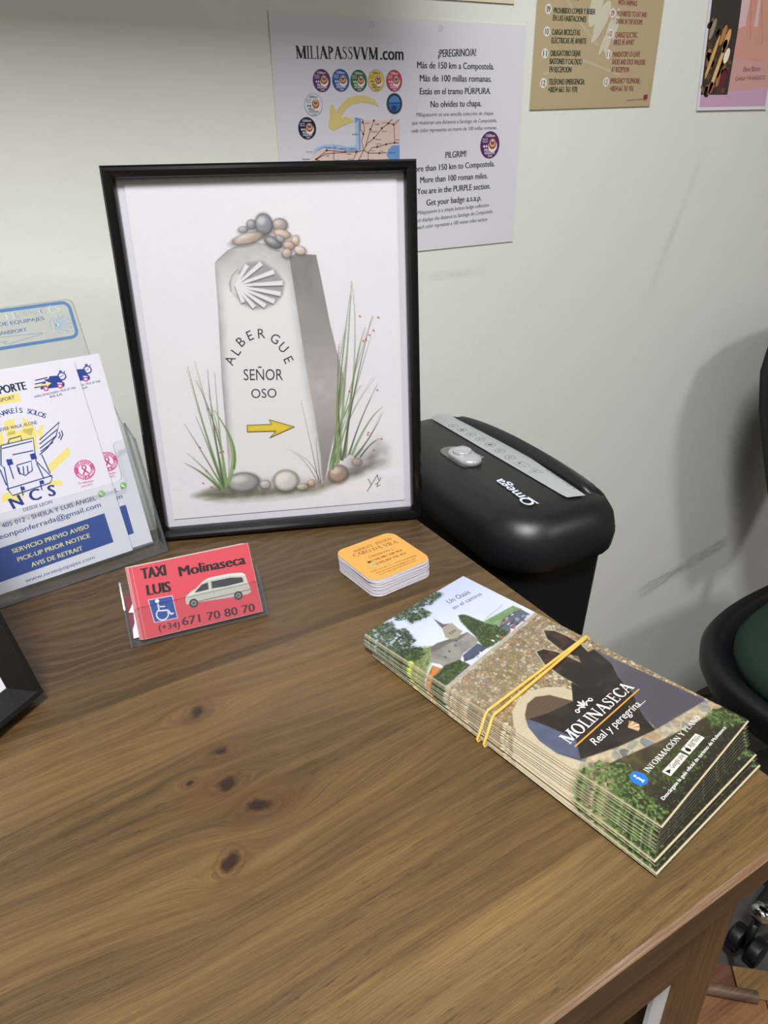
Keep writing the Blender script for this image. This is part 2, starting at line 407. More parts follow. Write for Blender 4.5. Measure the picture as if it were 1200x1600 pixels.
# ------------------------------------------------------------------ outlines of the printed artwork, mm on each sheet
FR_IN=[[5.41,8.54],[220.26,9.61],[218.1,276.86],[8.96,277.1]]
FR_SHEET=[[15.9,17.62],[206.93,19.94],[206.84,271.52],[17.77,269.22]]
PA_FRONT=[[71.54,217.95],[74.32,220.8],[82.13,226.81],[91.71,230.61],[102.03,231.68],[112.11,229.84],[120.94,224.88],[127.02,218.16],[128.89,203.02],[131.23,171.85],[133.95,137.14],[137.92,100.74],[140.93,62.67],[140.77,36.86],[62.43,45.69],[64.58,68.35],[65.48,91.66],[66.67,129.86],[70.27,186.93],[71.11,211.06]]
PA_SIDE=[[127.14,219.55],[132.62,222.55],[147.82,220.9],[150.74,202.24],[155.08,170.8],[160.87,140.13],[165.29,119.7],[158.08,94.78],[149.05,62.06],[142.73,37.95],[140.85,38.1],[140.93,62.67],[137.92,100.74],[133.95,137.14],[131.23,171.85],[128.89,203.02]]
PA_ROCKS=[[94.86,240.94,3.64,2.3,0,"9a9a9c"],[101.29,244.22,3.64,3.44,0,"8f8f92"],[122.2,243.33,5.74,4.61,0,"a79a93"],[110.41,244.0,6.52,7.64,0,"8d8f94"],[97.85,234.7,12.23,3.87,12,"b5a598"],[123.47,236.92,6.59,3.1,-15,"c4ab98"],[116.36,231.28,7.01,3.9,-25,"77787c"],[121.72,233.47,3.71,2.34,-30,"8d8d90"],[132.97,231.8,2.91,3.91,-20,"c9b3a2"],[127.92,228.61,4.57,3.14,-10,"b79c89"],[135.94,224.83,4.6,3.16,-15,"c6bbb3"],[125.99,223.15,3.75,3.55,0,"b4a294"]]
PA_BASE=[[74.7,43.48,13.22,8.5,0,"a3a09f"],[92.7,40.04,4.6,3.92,0,"b3aca6"],[110.23,41.82,10.45,9.3,0,"cfc9c3"],[123.69,35.27,5.15,2.98,0,"a9a58a"],[131.66,38.1,3.29,2.97,0,"c49a8a"],[154.98,44.43,8.53,7.88,0,"a89080"],[171.62,53.51,4.27,3.43,0,"c9b8ab"]]
PA_HUB=[83.94,201.21]
PA_RAYS=[[95.24,215.8],[106.07,216.64],[115.01,210.16],[120.96,201.68],[118.76,193.61],[113.38,188.06],[106.11,185.05],[97.61,184.58],[89.63,188.6]]
PA_ARROW=[[82.58,92.12],[102.17,91.5],[100.98,95.52],[121.03,87.89],[99.95,79.96],[105.41,85.22],[82.19,86.35]]
PA_LET=[["A",74.68,145.32,62],["L",80.15,152.14,50],["B",84.55,159.18,38],["E",92.04,163.49,20],["R",101.11,164.55,0],["G",111.42,160.02,-33],["U",117.27,152.86,-50],["E",120.55,142.91,-68]]
PA_TXT=[["SEÑOR",83.85,128.87,114.77,127.11,8.78],["OSO",88.41,114.11,108.66,113.32,7.38]]
PA_GL=[[[58.5,41.13],[48.81,81.24],[41.59,142.13]],[[59.63,41.04],[55.13,96.95],[47.39,146.11]],[[60.89,42.16],[61.11,91.96],[46.48,131.01]],[[62.29,44.49],[76.65,72.2],[58.4,105.83]],[[68.14,56.14],[74.94,77.04],[60.02,101.19]],[[57.24,40.01],[43.57,74.62],[33.28,96.13]],[[55.97,38.89],[45.89,57.87],[32.21,71.94]],[[58.5,41.13],[54.58,92.4],[56.46,139.16]],[[59.63,41.04],[60.02,101.19],[61.7,136.7]],[[54.85,38.99],[43.39,55.67],[28.93,63.94]],[[57.29,40.5],[49.61,78.86],[42.76,102.31]],[[60.75,40.95],[61.95,80.31],[54.66,119.51]]]
PA_GR=[[[148.25,49.9],[158.08,94.78],[177.79,118.97]],[[150.75,52.16],[163.48,108.37],[190.53,173.51]],[[153.25,54.43],[160.33,131.25],[172.71,191.11]],[[155.74,56.68],[169.45,152.88],[174.31,200.37]],[[158.08,56.51],[157.66,124.66],[161.68,153.26]],[[160.57,58.76],[179.48,152.39],[174.31,200.37]],[[161.74,58.68],[172.06,139.54],[183.47,165.24]],[[153.09,51.98],[162.67,94.49],[190.66,125.05]],[[165.4,60.84],[176.5,93.58],[191.52,118.17]],[[167.74,60.67],[183.45,93.13],[195.38,99.41]],[[169.96,58.06],[184.92,73.97],[195.2,94.72]],[[148.25,49.9],[162.12,85.1],[169.19,108.02]],[[150.59,49.72],[155.79,94.93],[167.83,144.18]],[[153.09,51.98],[170.33,107.95],[188.84,160.66]],[[174.68,57.7],[187.27,73.81],[193.12,72.18]],[[155.59,54.25],[155.56,127.03],[167.98,165.94]],[[159.25,56.42],[172.09,119.3],[189.42,173.56]],[[137.95,37.09],[133.56,72.83],[127.98,109.41]],[[139.12,36.99],[134.97,60.69],[112.64,69.56]],[[139.83,36.94],[137.46,62.92],[138.49,77.24]],[[137.01,37.17],[128.06,61.21],[118.03,65.57]]]
PA_RED=[[52.93,107.31],[54.74,102.67],[57.05,91.09],[60.92,71.46],[58.6,70.69],[42.68,76.32],[41.65,45.44],[47.88,41.27],[45.66,55.97],[179.47,173.99],[194.26,172.28],[186.52,159.03],[190.03,162.34],[183.67,155.46],[181.38,154.48],[191.34,114.05],[167.95,114.52],[182.3,78.48],[193.35,72.17],[181.51,76.62],[186.32,62.95]]
PA_SIG=[[[180.38,37.4],[183.03,32.14],[179.12,26.13],[185.6,35.72],[188.7,40.5],[189.88,34.11],[191.73,37.75]],[[186.64,31.85],[189.13,33.42],[187.76,29.73],[190.73,31.01]]]
PA_GND=[[31.74,34.79],[60.05,44.67],[88.98,37.39],[135.43,34.8],[183.93,52.08],[195.92,52.4],[173.81,40.44],[134.98,28.56],[97.19,26.24],[53.55,27.99]]
PO_T1=[["¡PEREGRINO/A!",495.55,72.04,543.89,74.67,6.62],["Más de 150 km a Compostela.",469.69,61.77,568.77,62.89,5.83],["Más de 100 millas romanas.",473.07,50.23,566.18,51.38,5.93],["Estás en el tramo PÚRPURA.",473.17,38.64,566.02,39.99,5.82],["No olvides tu chapa.",486.85,26.91,553.76,28.4,5.95],["PILGRIM!",507.58,-21.53,535.64,-20.68,6.17],["More than 150 km to Compostela.",461.08,-34.01,576.35,-31.6,5.88],["More than 100 roman miles.",474.48,-45.1,567.08,-43.87,6.0],["You are in the PURPLE section.",470.46,-56.36,571.73,-54.91,6.07],["Get your badge a.s.a.p.",483.06,-68.4,559.37,-66.72,6.2]]
PO_T2=[["Miliapassvvm es una sencilla colección de chapas",468.85,18.46,570.82,20.0,3.49],["que muestran una distancia a Santiago de Compostela,",463.27,11.05,576.39,12.96,3.51],["cada color representa un tramo de 100 millas romanas.",462.73,3.78,576.91,5.87,3.54],["Miliapassvvm is a simple button badge collection",471.18,-76.96,570.68,-74.06,3.92],["which displays the distance to Santiago de Compostela,",463.5,-85.29,577.16,-81.25,3.94],["each color represents a 100 roman miles section.",471.29,-92.13,570.35,-89.45,3.99]]
PO_T0=[["MILIAPASSVVM",334.69,66.23,424.13,67.86,10.23],[".com",426.19,67.92,452.94,68.29,10.85]]
PO_BADGE=[[360.21,49.06,9.43,9.58,0,"5a2a66"],[380.91,49.61,9.43,9.51,0,"2a5ea4"],[400.89,49.58,9.16,9.44,0,"2c6a48"],[420.87,50.12,9.39,9.55,0,"d9c45c"],[441.88,50.29,9.37,9.48,0,"c2405c"],[349.99,28.78,9.68,9.78,0,"d3d7de"],[341.83,8.77,9.71,9.6,0,"18213c"],[568.07,-9.68,13.22,14.12,0,"5a2a66"]]
PO_PIN=[441.93,30.18,9.22,9.13,0,"2a3446"]
PO_ARROW=[[423.52,27.51],[418.42,33.88],[408.14,37.2],[397.91,37.1],[387.7,34.61],[379.91,28.8],[373.95,22.04],[372.4,27.81],[368.78,29.23],[365.17,9.44],[370.61,6.44],[381.55,10.79],[394.47,14.66],[389.48,17.63],[384.45,18.63],[379.36,17.66],[384.74,24.95],[392.52,29.34],[402.81,31.34],[414.41,30.42]]
PO_LAND=[[401.21,15.62],[448.23,15.95],[448.06,-7.86],[439.06,-8.22],[434.21,-11.79],[432.07,-16.99],[434.77,-20.23],[435.99,-30.92],[346.63,-28.04],[343.61,-17.88],[346.28,-14.95],[352.73,-11.11],[359.12,-8.45],[370.34,-9.97],[385.61,-11.81],[398.61,-12.6],[400.9,-11.1]]
PO_SEA=[[346.28,-14.95],[348.54,-9.03],[359.28,-5.76],[370.59,-5.46],[385.79,-7.75],[393.56,-7.9],[395.63,-4.88],[395.15,15.64],[401.61,15.92],[401.56,-11.12],[398.59,-13.11],[385.58,-12.42],[370.32,-10.47],[359.08,-9.04],[352.69,-11.7]]
PO_MED=[[448.06,-7.65],[439.07,-8.01],[433.93,-11.78],[431.79,-16.99],[434.49,-20.22],[435.99,-30.92],[447.9,-31.3]]
PO_ROADS=[[[349.75,-18.54],[362.1,-10.81],[370.26,-11.48],[382.98,-12.77],[395.97,-13.05],[404.58,-11.69],[409.42,-5.12],[417.53,-0.64],[426.42,7.93],[434.58,12.45],[439.37,16.48]],[[404.21,16.11],[405.89,8.11],[405.07,3.08],[402.24,-2.96],[404.58,-11.69]],[[417.27,15.06],[413.09,7.04],[409.55,-1.03],[406.68,-8.14]],[[404.58,-11.69],[410.47,-14.4],[423.24,-14.69],[432.11,-14.37]],[[409.14,-14.37],[414.62,-9.32],[421.35,-8.93],[431.56,-6.53],[441.85,-5.45],[447.38,-5.75]],[[441.85,-5.45],[441.35,11.39],[433.91,12.96]],[[349.75,-18.54],[361.3,-13.8],[370.15,-13.49],[381.67,-13.25]],[[349.75,-18.54],[357.07,-21.26],[363.31,-22.45],[370.32,-22.13],[379.89,-23.43],[386.4,-23.1],[398.32,-20.32],[409.62,-20.62],[409.8,-14.39]],[[370.26,-11.48],[369.3,-17.52],[370.32,-22.13]],[[395.97,-13.05],[390.32,-23.21]],[[404.58,-11.69],[398.32,-20.32]],[[441.35,11.39],[447.54,15.95]],[[401.58,15.12],[401.29,7.14],[405.07,3.08]]]
PO_DOTS=[[362.1,-10.81],[382.98,-12.77],[395.97,-13.05],[409.62,-20.62],[404.42,3.09],[413.1,7.24],[417.27,15.06],[426.43,8.13],[434.31,12.45],[420.67,-8.92],[431.56,-6.73],[423.24,-14.69],[440.67,11.39],[416.86,-0.63],[404.12,13.62],[441.85,-5.45],[349.75,-18.54],[386.4,-23.1],[370.32,-22.13]]
PO_NAMES=[["Bordeaux",391.78,2.43,398.91,2.55,1.3],["Saintes",406.43,12.31,411.93,12.48,1.3],["Limoges",417.83,11.24,423.82,11.4,1.31],["Le Puy",427.19,12.49,432.56,12.66,1.31],["Périgueux",413.68,4.5,421.4,4.62,1.32],["Cahors",425.95,4.67,432.7,4.81,1.32],["Moissac",418.81,-2.7,425.26,-2.6,1.33],["Toulouse",418.71,-6.82,425.72,-6.73,1.34],["A Coruña",339.36,-12.31,346.47,-12.26,1.28],["Santiago",334.74,-18.64,343.07,-18.66,1.29],["de Compostela",334.83,-20.64,347.62,-20.79,1.29],["Oviedo",360.33,-9.07,366.61,-8.99,1.29],["Gijón",369.15,-8.64,373.47,-8.52,1.3],["Santander",376.95,-10.11,384.66,-10.06,1.31],["S. Sebastián",386.32,-10.4,395.94,-10.39,1.32],["Bilbao",384.8,-15.36,389.74,-15.27,1.32],["Lugo",360.78,-16.1,364.57,-15.99,1.3],["León",371.69,-20.44,375.79,-20.34,1.32],["Burgos",385.89,-19.99,391.11,-19.93,1.33],["Pamplona",397.96,-22.91,405.93,-22.92,1.35],["Pau",424.62,-13.68,428.43,-13.55,1.35],["Auch",413.19,-12.91,417.75,-12.8,1.34],["Narbonne",434.57,-15.16,442.58,-15.13,1.37],["Arles",442.56,-3.38,447.4,-3.24,1.35],["Jaca",411.61,-21.2,415.65,-21.09,1.36]]
PO_C=[[310.14,102.79],[611.06,104.56],[610.53,-115.52]]
PO_HOLES=[[416.99,96.5,2.51,2.52],[497.74,96.8,2.49,2.27]]
SA_L=[["PROHIBIDO COMER Y BEBER",647.88,117.41,710.01,119.48,5.12],["EN LAS HABITACIONES",647.52,110.75,697.42,111.62,5.15],["CARGA BICICLETAS",647.95,97.68,689.68,98.81,5.24],["ELÉCTRICAS 3€ APARTE",648.0,89.93,700.64,91.08,5.29],["OBLIGATORIO DEJAR",647.99,77.68,693.6,79.05,5.38],["BASTONES Y CALZADO",648.0,70.13,697.09,70.81,5.42],["EN RECEPCIÓN",648.36,62.13,681.45,62.65,5.47],["TELÉFONO EMERGENCIA:",648.59,50.07,704.31,51.13,5.55],["+0034 661 761 970",648.58,42.48,693.85,43.19,5.6]]
SA_R=[["WITH ANIMALS",744.47,130.3,775.6,131.05,4.94],["PROHIBITED TO EAT AND",744.84,119.7,794.22,120.98,5.01],["DRINK IN THE ROOMS",744.92,112.29,788.29,113.3,5.05],["CHARGE ELECTRIC",745.41,99.09,782.43,100.35,5.14],["BIKES 3€ APART",745.13,91.69,778.81,92.9,5.19],["MANDATORY LO LEAVE",745.7,79.61,791.01,81.36,5.27],["SHOES AND STICK WALKERS",745.71,72.26,801.61,73.28,5.3],["AT RECEPTION",745.83,64.24,775.2,64.88,5.35],["EMERGENCY TELEPHONE:",746.23,52.81,796.96,53.62,5.42],["+0034 661 761 976",747.0,44.84,786.59,45.3,5.47]]
SA_NL=[["09",640.1,120.85,4.96,4.91],["10",640.19,100.36,5.02,5.04],["11",639.92,79.93,5.08,5.17],["12",640.8,51.54,5.16,5.35]]
SA_NR=[["09",737.81,122.24,4.86,4.84],["10",737.54,102.34,4.92,4.96],["11",738.21,82.21,4.97,5.08],["12",739.22,54.16,5.05,5.25]]
SA_LOGO=[[806.5,41.17],[813.89,42.34],[814.12,36.41],[811.36,37.27],[810.76,35.06],[807.7,35.7]]
SA_SM=["albergue señor oso molinaseca",778.48,34.64,806.1,36.35,1.75]
SA_SPL=[[674.55,134.69],[693.65,139.53],[701.86,126.99],[718.78,120.31],[712.48,110.4],[724.38,115.78],[718.71,101.95],[729.47,105.33],[727.36,89.47],[716.33,96.96],[709.31,100.58],[706.29,95.59],[696.11,103.9],[697.74,113.54],[684.27,120.41]]
SA_C=[[623.09,24.77],[820.13,29.3],[623.49,128.05],[820.82,139.52]]
PK_C=[[910.25,24.47],[1051.88,26.22],[900.98,144.18]]
PK_DARK=[[903.5,144.32],[962.55,147.75],[968.14,106.8],[964.91,97.78],[978.2,38.06],[913.84,37.59],[905.11,102.18]]
PK_PTS=[[930.56,103.15],[944.31,123.27],[948.7,90.54],[952.6,78.28],[937.55,47.07],[966.5,54.44],[917.38,87.34],[941.37,81.36]]
PK_HAND=[[[979.2,152.99],[994.74,156.06],[995.94,123.49],[993.4,106.67],[982.58,107.37],[977.89,127.04]],[[999.62,154.21],[1020.43,155.46],[1034.52,118.5],[1020.94,102.03],[1006.35,100.37],[1004.59,117.21]]]
PK_TXT=[["Elena Blanco",991.13,70.03,1027.55,72.01,5.61],["Contact +34 646363272",977.48,59.75,1041.42,62.3,4.68]]
TOP_C=[[513.47,121.66],[591.64,122.58]]
FL_C=[[0.14,-0.19],[-1.45,155.23]]
FL2_C=[[18.1,0.97],[14.38,158.87],[16.7,-0.75],[18.43,156.2]]
FL_T=[["405 012 - SHEILA Y LUIS ÁNGEL",-84.17,46.67,-15.24,47.3,3.24,"3a4a86"],["leonponferrada@gmail.com",-89.61,39.06,-13.29,41.2,3.79,"2f4488"],["DESDE LEÓN",-67.17,54.0,-46.39,54.27,2.53,"4a5a92"],["www.ncsequipajes.com",-81.52,2.55,-29.61,3.38,2.7,"6a6f90"],["YOU'LL NEVER WALK ALONE",-77.51,114.83,-38.93,114.29,2.45,"2a3a78"],["HORA DE RECOGIDA / PICK UP TIME",-35.04,133.15,-4.73,133.74,1.48,"2a3a78"],["8:00 A.M.",-24.64,130.79,-15.26,130.9,1.65,"2a3a78"],["En colaboración",-24.06,62.63,-13.07,61.72,1.59,"c0588c"],["con la AECC",-22.85,59.75,-14.42,59.38,1.58,"c0588c"],["TRANSPORT",-67.94,134.93,-48.02,135.28,2.57,"1c2c58"]]
FL_TB=[["TRANSPORTE",-76.08,141.1,-38.48,140.33,5.72]]
FL_TY=[["SERVICIO PREVIO AVISO",-83.11,26.4,-26.74,27.8,3.25],["PICK-UP PRIOR NOTICE",-81.62,19.27,-28.07,20.62,3.27],["AVIS DE RETRAIT",-74.13,12.28,-36.06,12.75,3.32]]
FL_BOX=[[-92.61,32.93],[-12.52,35.42],[-12.52,11.24],[-99.94,8.74]]
FL_NCS=[["N",-69.88,62.47],["C",-56.22,63.8],["S",-44.2,63.58]]
FL_STAMP=[-16.68,72.37,7.74,7.8]
FL_WA=[-10.07,50.93,2.69,2.81]
FL_VAN=[[-27.59,142.06],[-23.93,143.23],[-24.47,144.93],[-21.53,144.66],[-20.23,146.47],[-14.05,145.75],[-12.61,141.3],[-11.4,139.13],[-12.37,136.91],[-29.46,138.32]]
FL_WH=[[-25.46,138.14,1.31,1.56],[-15.15,137.96,1.33,1.58]]
FL_WATCH=[-11.71,144.82,2.68,3.0]
FL_VARR=[[-32.86,141.86],[-24.38,141.73],[-24.12,143.59],[-20.57,141.29],[-24.2,139.31],[-24.17,140.42],[-33.22,140.67]]
FL_ARC=[[-71.84,120.73],[-66.7,122.94],[-60.54,124.63],[-54.67,125.18],[-48.27,124.84],[-42.15,123.3],[-36.34,120.4],[-31.28,115.72]]
FL_RAYS=[[[-60.19,121.12],[-52.82,121.78],[-55.48,110.58],[-61.96,110.58]],[[-47.16,121.27],[-41.38,113.58],[-45.7,106.62],[-50.29,110.92]],[[-41.34,108.77],[-34.64,113.6],[-39.66,101.92]],[[-40.89,82.74],[-22.48,92.74],[-23.59,86.4],[-41.3,76.29]],[[-45.48,72.52],[-34.39,68.57],[-35.53,64.74],[-45.22,68.33]],[[-77.03,70.23],[-69.54,71.25],[-61.95,67.43],[-67.78,62.66],[-79.24,65.28]],[[-68.34,112.91],[-63.72,114.14],[-64.62,101.79],[-70.78,100.22]],[[-59.74,113.19],[-41.13,111.92],[-44.25,96.62],[-64.62,101.79]]]
FL_BAG=[[[-67.26,104.82],[-44.77,104.79],[-48.07,87.9],[-40.81,72.86],[-43.36,69.45],[-70.66,67.55],[-72.2,72.02],[-69.94,88.94],[-71.47,90.94],[-67.26,104.82]],[[-62.18,105.12],[-60.62,107.89],[-52.54,108.29],[-52.98,104.42]],[[-61.5,88.27],[-51.1,88.71],[-52.44,81.79],[-58.34,79.37],[-61.73,82.71],[-61.5,88.27]],[[-73.29,73.14],[-40.35,74.38]],[[-66.17,94.28],[-66.42,79.2]],[[-48.1,86.29],[-46.64,73.67]],[[-41.05,102.27],[-23.73,111.88],[-28.85,102.51],[-37.96,95.02],[-44.22,91.75]],[[-41.96,99.27],[-26.77,106.9]],[[-42.58,96.19],[-28.85,102.51]],[[-42.84,93.83],[-32.35,98.49]],[[-67.26,102.46],[-46.13,102.72]],[[-63.3,72.68],[-63.97,65.58]],[[-49.88,72.94],[-50.54,65.75]],[[-42.82,91.39],[-41.3,76.29]],[[-73.01,88.19],[-72.4,76.09]],[[-61.95,96.36],[-47.47,95.82]],[[-60.61,86.42],[-61.5,81.05]],[[-57.68,86.44],[-58.8,80.3]],[[-54.83,86.15],[-55.85,80.29]],[[-24.12,105.45],[-24.02,102.16],[-26.89,98.77]],[[-26.16,104.8],[-25.89,102.12],[-27.96,100.34]]]
FL_BUCK=[[-65.25,91.66,1.93,2.15],[-48.73,91.64,2.0,2.19],[-62.76,70.58,1.41,1.4],[-48.81,71.49,1.45,1.42]]
HD_T=[["DE EQUIPAJES",-42.61,188.13,-10.83,188.19,2.5],["TRANSPORTE",-68.92,188.12,-43.7,188.09,2.44],["LUGGAGE TRANSPORT",-69.03,181.68,-25.21,181.9,2.54]]
HD_F=[["FRANCÉS",-37.1,192.01,2.24,192.68,4.4],["CAMINO",-73.46,191.38,-40.05,192.04,4.23]]
HD_BOX=[[9.18,201.92],[9.05,173.31],[-47.0,172.36],[-37.88,202.43]]
HD_SH=[[-6.3,183.16],[-4.35,189.67],[-0.4,190.45],[3.61,189.59],[6.34,187.0],[7.65,183.22],[6.62,179.79],[3.52,176.69],[-0.81,175.73],[-4.81,176.64]]
HD_AR=[[-59.05,180.43],[-44.56,180.4],[-14.66,178.93],[-15.44,178.08],[-30.86,176.29],[-39.82,174.85],[-43.12,175.41],[-43.13,176.2],[-40.7,176.86],[-60.25,176.47]]
HD_TR=[[13.5,201.01],[21.92,-9.61],[12.83,161.11],[24.41,87.84],[7.35,76.2],[5.93,57.37],[-82.4,55.59],[2.28,57.33],[24.9,87.72]]
TX_T=[["TAXI",5.45,40.27,21.06,39.63,7.39],["LUIS",6.76,28.74,21.94,27.97,7.02],["Molinaseca",30.02,36.71,75.68,35.78,6.76]]
TX_N=[["(+34)",9.27,3.62,22.95,2.66,3.99],["671 70 80 70",25.03,3.28,75.1,1.49,5.48]]
TX_SQ=[[7.23,9.53],[22.88,8.97],[22.36,25.1],[6.14,25.81]]
TX_BODY=[[30.13,19.99],[30.84,22.2],[34.81,24.77],[38.36,26.13],[44.35,30.29],[49.47,31.66],[63.44,31.38],[71.41,30.21],[73.68,28.64],[74.24,23.88],[75.09,19.09],[74.96,15.09],[72.22,14.27],[62.18,14.6],[38.21,16.5],[32.57,16.52],[30.04,16.98]]
TX_WIN=[[[36.99,23.55],[42.98,27.94],[47.48,28.64],[47.1,23.68],[38.4,23.49]],[[49.44,28.66],[62.87,28.45],[71.24,26.86],[71.58,23.5],[58.82,23.08],[49.07,23.78]]]
TX_WH=[[35.12,16.63,3.36,3.16],[65.94,14.84,3.57,3.48]]
TX_STR=[[33.59,17.02],[74.88,17.12]]
TX_HEAD=[11.82,23.52,1.34,1.37]
TX_MAN=[[[12.04,21.79],[11.84,16.75],[17.37,15.96],[19.17,12.71],[20.86,13.19]],[[12.01,19.48],[16.23,18.85]]]
TX_WC=[13.53,14.02,4.1,3.77]
CO_S=[["ALBERGUE · PENSIÓN",221.38,422.59,257.84,425.08,3.52],["CABO DA VILA",218.76,417.02,259.16,417.79,4.33]]
CO_T=[["[ RESERVAS ]",228.15,409.44,249.12,410.51,2.39],["Avda. Coruña, 13 - 15155 FINISTERRE",218.33,391.14,260.08,392.93,1.68],["alberguecabodavila@gmail.com",220.71,387.71,257.37,389.75,1.66],["www.alberguecabodavila.com",221.67,384.63,256.36,387.02,1.63]]
CO_B=[["(+34) 981 740 454",226.45,403.9,255.0,405.24,2.53],["(+34) 607 735 474",227.13,398.41,255.1,399.85,2.48]]
CO_WA=[[225.17,399.51,1.61,2.44],[224.5,404.41,1.42,1.97]]
BR_PAR=[[-0.97,134.5],[92.69,141.38]]
BR_CH=[[9.12,156.55],[19.92,165.27],[25.8,165.92],[37.61,162.62],[48.87,160.1],[47.81,149.12],[40.5,147.6],[29.89,147.56],[20.16,142.41],[12.0,146.86],[12.05,151.17]]
BR_TOW=[[34.39,166.13],[39.94,174.31],[49.06,173.68],[47.1,165.75],[47.59,162.74],[39.53,160.53],[35.6,162.41]]
BR_SPI=[[43.83,185.83],[43.98,176.7],[48.95,173.29],[39.94,174.31]]
BR_CROOF=[[20.14,166.2],[26.04,166.13],[37.61,162.62],[49.39,159.05],[39.42,158.25],[33.12,160.33],[19.07,161.57],[16.24,162.34]]
BR_SLATE=[[28.69,146.58],[44.52,147.94],[45.16,140.68],[30.77,139.83],[24.7,141.93]]
BR_CYP=[[58.52,176.24],[61.47,174.85],[62.89,171.45],[64.4,160.73],[68.12,149.05],[68.17,140.3],[59.0,139.35],[45.28,140.08],[44.28,143.5],[48.85,152.81],[51.48,162.22],[54.98,171.04]]
BR_HILL=[[65.19,159.87],[93.61,157.18],[94.54,151.3],[71.03,148.39],[67.24,151.27]]
BR_HOU=[[68.12,149.05],[76.58,152.55],[85.91,152.24],[94.25,151.08],[93.76,142.84],[68.42,140.76]]
BR_ORA=[[-0.12,149.18],[8.34,153.42],[10.14,147.12],[4.39,146.02],[-2.27,145.18]]
BR_BUSH=[[-0.83,145.73],[4.61,146.21],[13.13,147.82],[23.65,145.28],[24.94,137.25],[1.35,135.08],[-2.39,136.03]]
BR_HILL2=[[0.17,177.47],[15.37,170.2],[21.11,166.31],[8.36,155.17],[0.24,150.92],[-3.29,138.02],[-4.53,158.2]]
BR_LEAF=[[[0.1,205.89],[15.39,207.94],[32.91,208.29],[54.26,206.58],[70.25,205.93],[69.82,200.68],[55.69,198.1],[47.4,200.42],[47.12,191.38],[42.6,189.77],[29.65,192.36],[30.46,197.88],[24.42,201.91],[27.42,206.39]],[[0.1,205.89],[11.97,207.87],[21.57,202.46],[16.98,194.89],[22.91,190.91],[18.05,177.91],[11.99,176.21],[17.48,169.08],[9.97,166.86],[0.93,172.1],[-2.82,176.17],[-1.78,191.15]],[[0.54,179.35],[14.62,171.03],[12.97,163.6],[0.95,163.17],[-2.05,170.84]]]
BR_YEL=[[0.06,164.13,2.19,2.11],[-3.67,159.42,2.38,2.06],[-10.13,147.42,2.11,1.97]]
BR_PPL=[[53.52,142.91],[59.33,143.82],[60.2,141.66],[71.49,141.62],[73.62,141.78],[84.87,142.18],[38.57,140.43],[34.05,139.65]]
BR_A1=[[85.58,125.96],[89.83,120.84],[90.96,111.88],[90.04,101.56],[86.84,94.04],[82.58,92.37],[76.83,98.15],[76.99,108.37],[79.76,119.32]]
BR_A2=[[64.13,116.41],[69.36,114.82],[72.88,106.92],[74.42,94.13],[75.21,82.46],[72.13,74.43],[64.28,72.25],[55.73,79.82],[55.89,91.93],[58.22,106.41]]
BR_PIER=[[79.26,95.97],[91.58,92.52],[90.53,80.2],[69.77,71.61],[74.7,82.15],[74.61,91.3]]
BR_DK=[[13.71,87.88],[22.09,92.39],[29.87,92.53],[36.9,87.72],[42.23,75.43],[54.9,84.76],[55.73,79.82],[64.28,72.25],[72.13,74.43],[83.15,91.75],[90.78,92.03],[89.32,80.2],[78.54,67.52],[73.21,55.85],[63.2,45.42],[59.21,40.44],[54.87,31.8],[46.23,31.25],[29.54,39.47],[6.95,48.92],[2.99,59.29],[3.72,70.9],[7.64,80.99]]
BR_UND=[[14.53,88.47],[22.09,92.39],[29.87,92.53],[36.9,87.72],[42.23,75.43],[23.82,80.04],[11.23,85.41]]
BR_W1=[[11.99,86.42],[15.5,74.4],[18.83,58.63],[7.96,48.49],[2.99,59.29],[3.72,70.9],[7.64,80.99]]
BR_W2=[[91.58,92.52],[91.95,81.77],[96.62,22.93],[55.52,31.11],[59.21,40.44],[63.2,45.42],[73.21,55.85],[78.54,67.52],[86.83,76.35]]
BR_RING=[[50.21,80.55],[47.88,86.65],[40.49,93.79],[31.1,98.28],[20.85,98.32],[10.39,94.37],[2.56,87.46],[-3.91,76.95],[-5.06,64.86],[-3.08,53.11],[1.67,45.57],[7.58,48.25],[2.99,59.29],[3.72,70.9],[7.64,80.99],[13.71,87.88],[22.09,92.39],[29.87,92.53],[36.9,87.72],[41.96,75.72]]
BR_PAVE=[[1.42,45.83],[7.2,48.65],[29.54,39.47],[54.87,31.8],[96.62,22.93],[98.78,14.13],[77.22,18.69],[49.63,25.93],[22.11,35.15],[5.7,39.75]]
BR_BS=[[[-21.34,41.1],[-1.43,45.7],[12.65,41.93],[22.91,29.49],[20.16,22.95],[12.54,15.79],[9.92,1.21],[-6.33,1.73],[-13.65,25.89]],[[81.98,17.96],[93.12,17.18],[97.33,7.08],[95.18,0.25],[82.72,6.38],[78.73,12.41]]]
BR_MOL=["MOLINASECA",12.89,58.37,77.61,56.73,7.23]
BR_REAL=["Real y peregrina...",22.05,48.17,71.47,46.49,4.57]
BR_INF=["INFORMACIÓN Y PLANO",24.53,19.67,81.12,18.71,2.9]
BR_DES=["Descárgate la guía oficial de turismo de Molinaseca",14.49,6.07,83.4,5.67,1.8]
BR_OAS=[["Un Oasis",64.22,189.53,84.76,187.59,4.68],["en el camino",61.61,182.65,89.14,180.47,3.7]]
BR_LINE=[[13.31,55.52],[78.2,54.19]]
BR_ICO=[18.02,21.24,3.88,4.82]
BR_GP=[[30.52,10.84],[49.6,10.8],[48.94,14.93],[30.23,15.29]]
BR_AS=[[50.81,10.76],[68.1,10.64],[67.59,15.47],[51.05,15.53]]
BR_SHELL=[[45.96,43.0],[48.82,34.1]]
BR_ORN=[43.72,68.94]
BR_BAND=[[-10.92,107.84],[89.92,104.5],[-15.19,98.8],[89.07,100.11]]
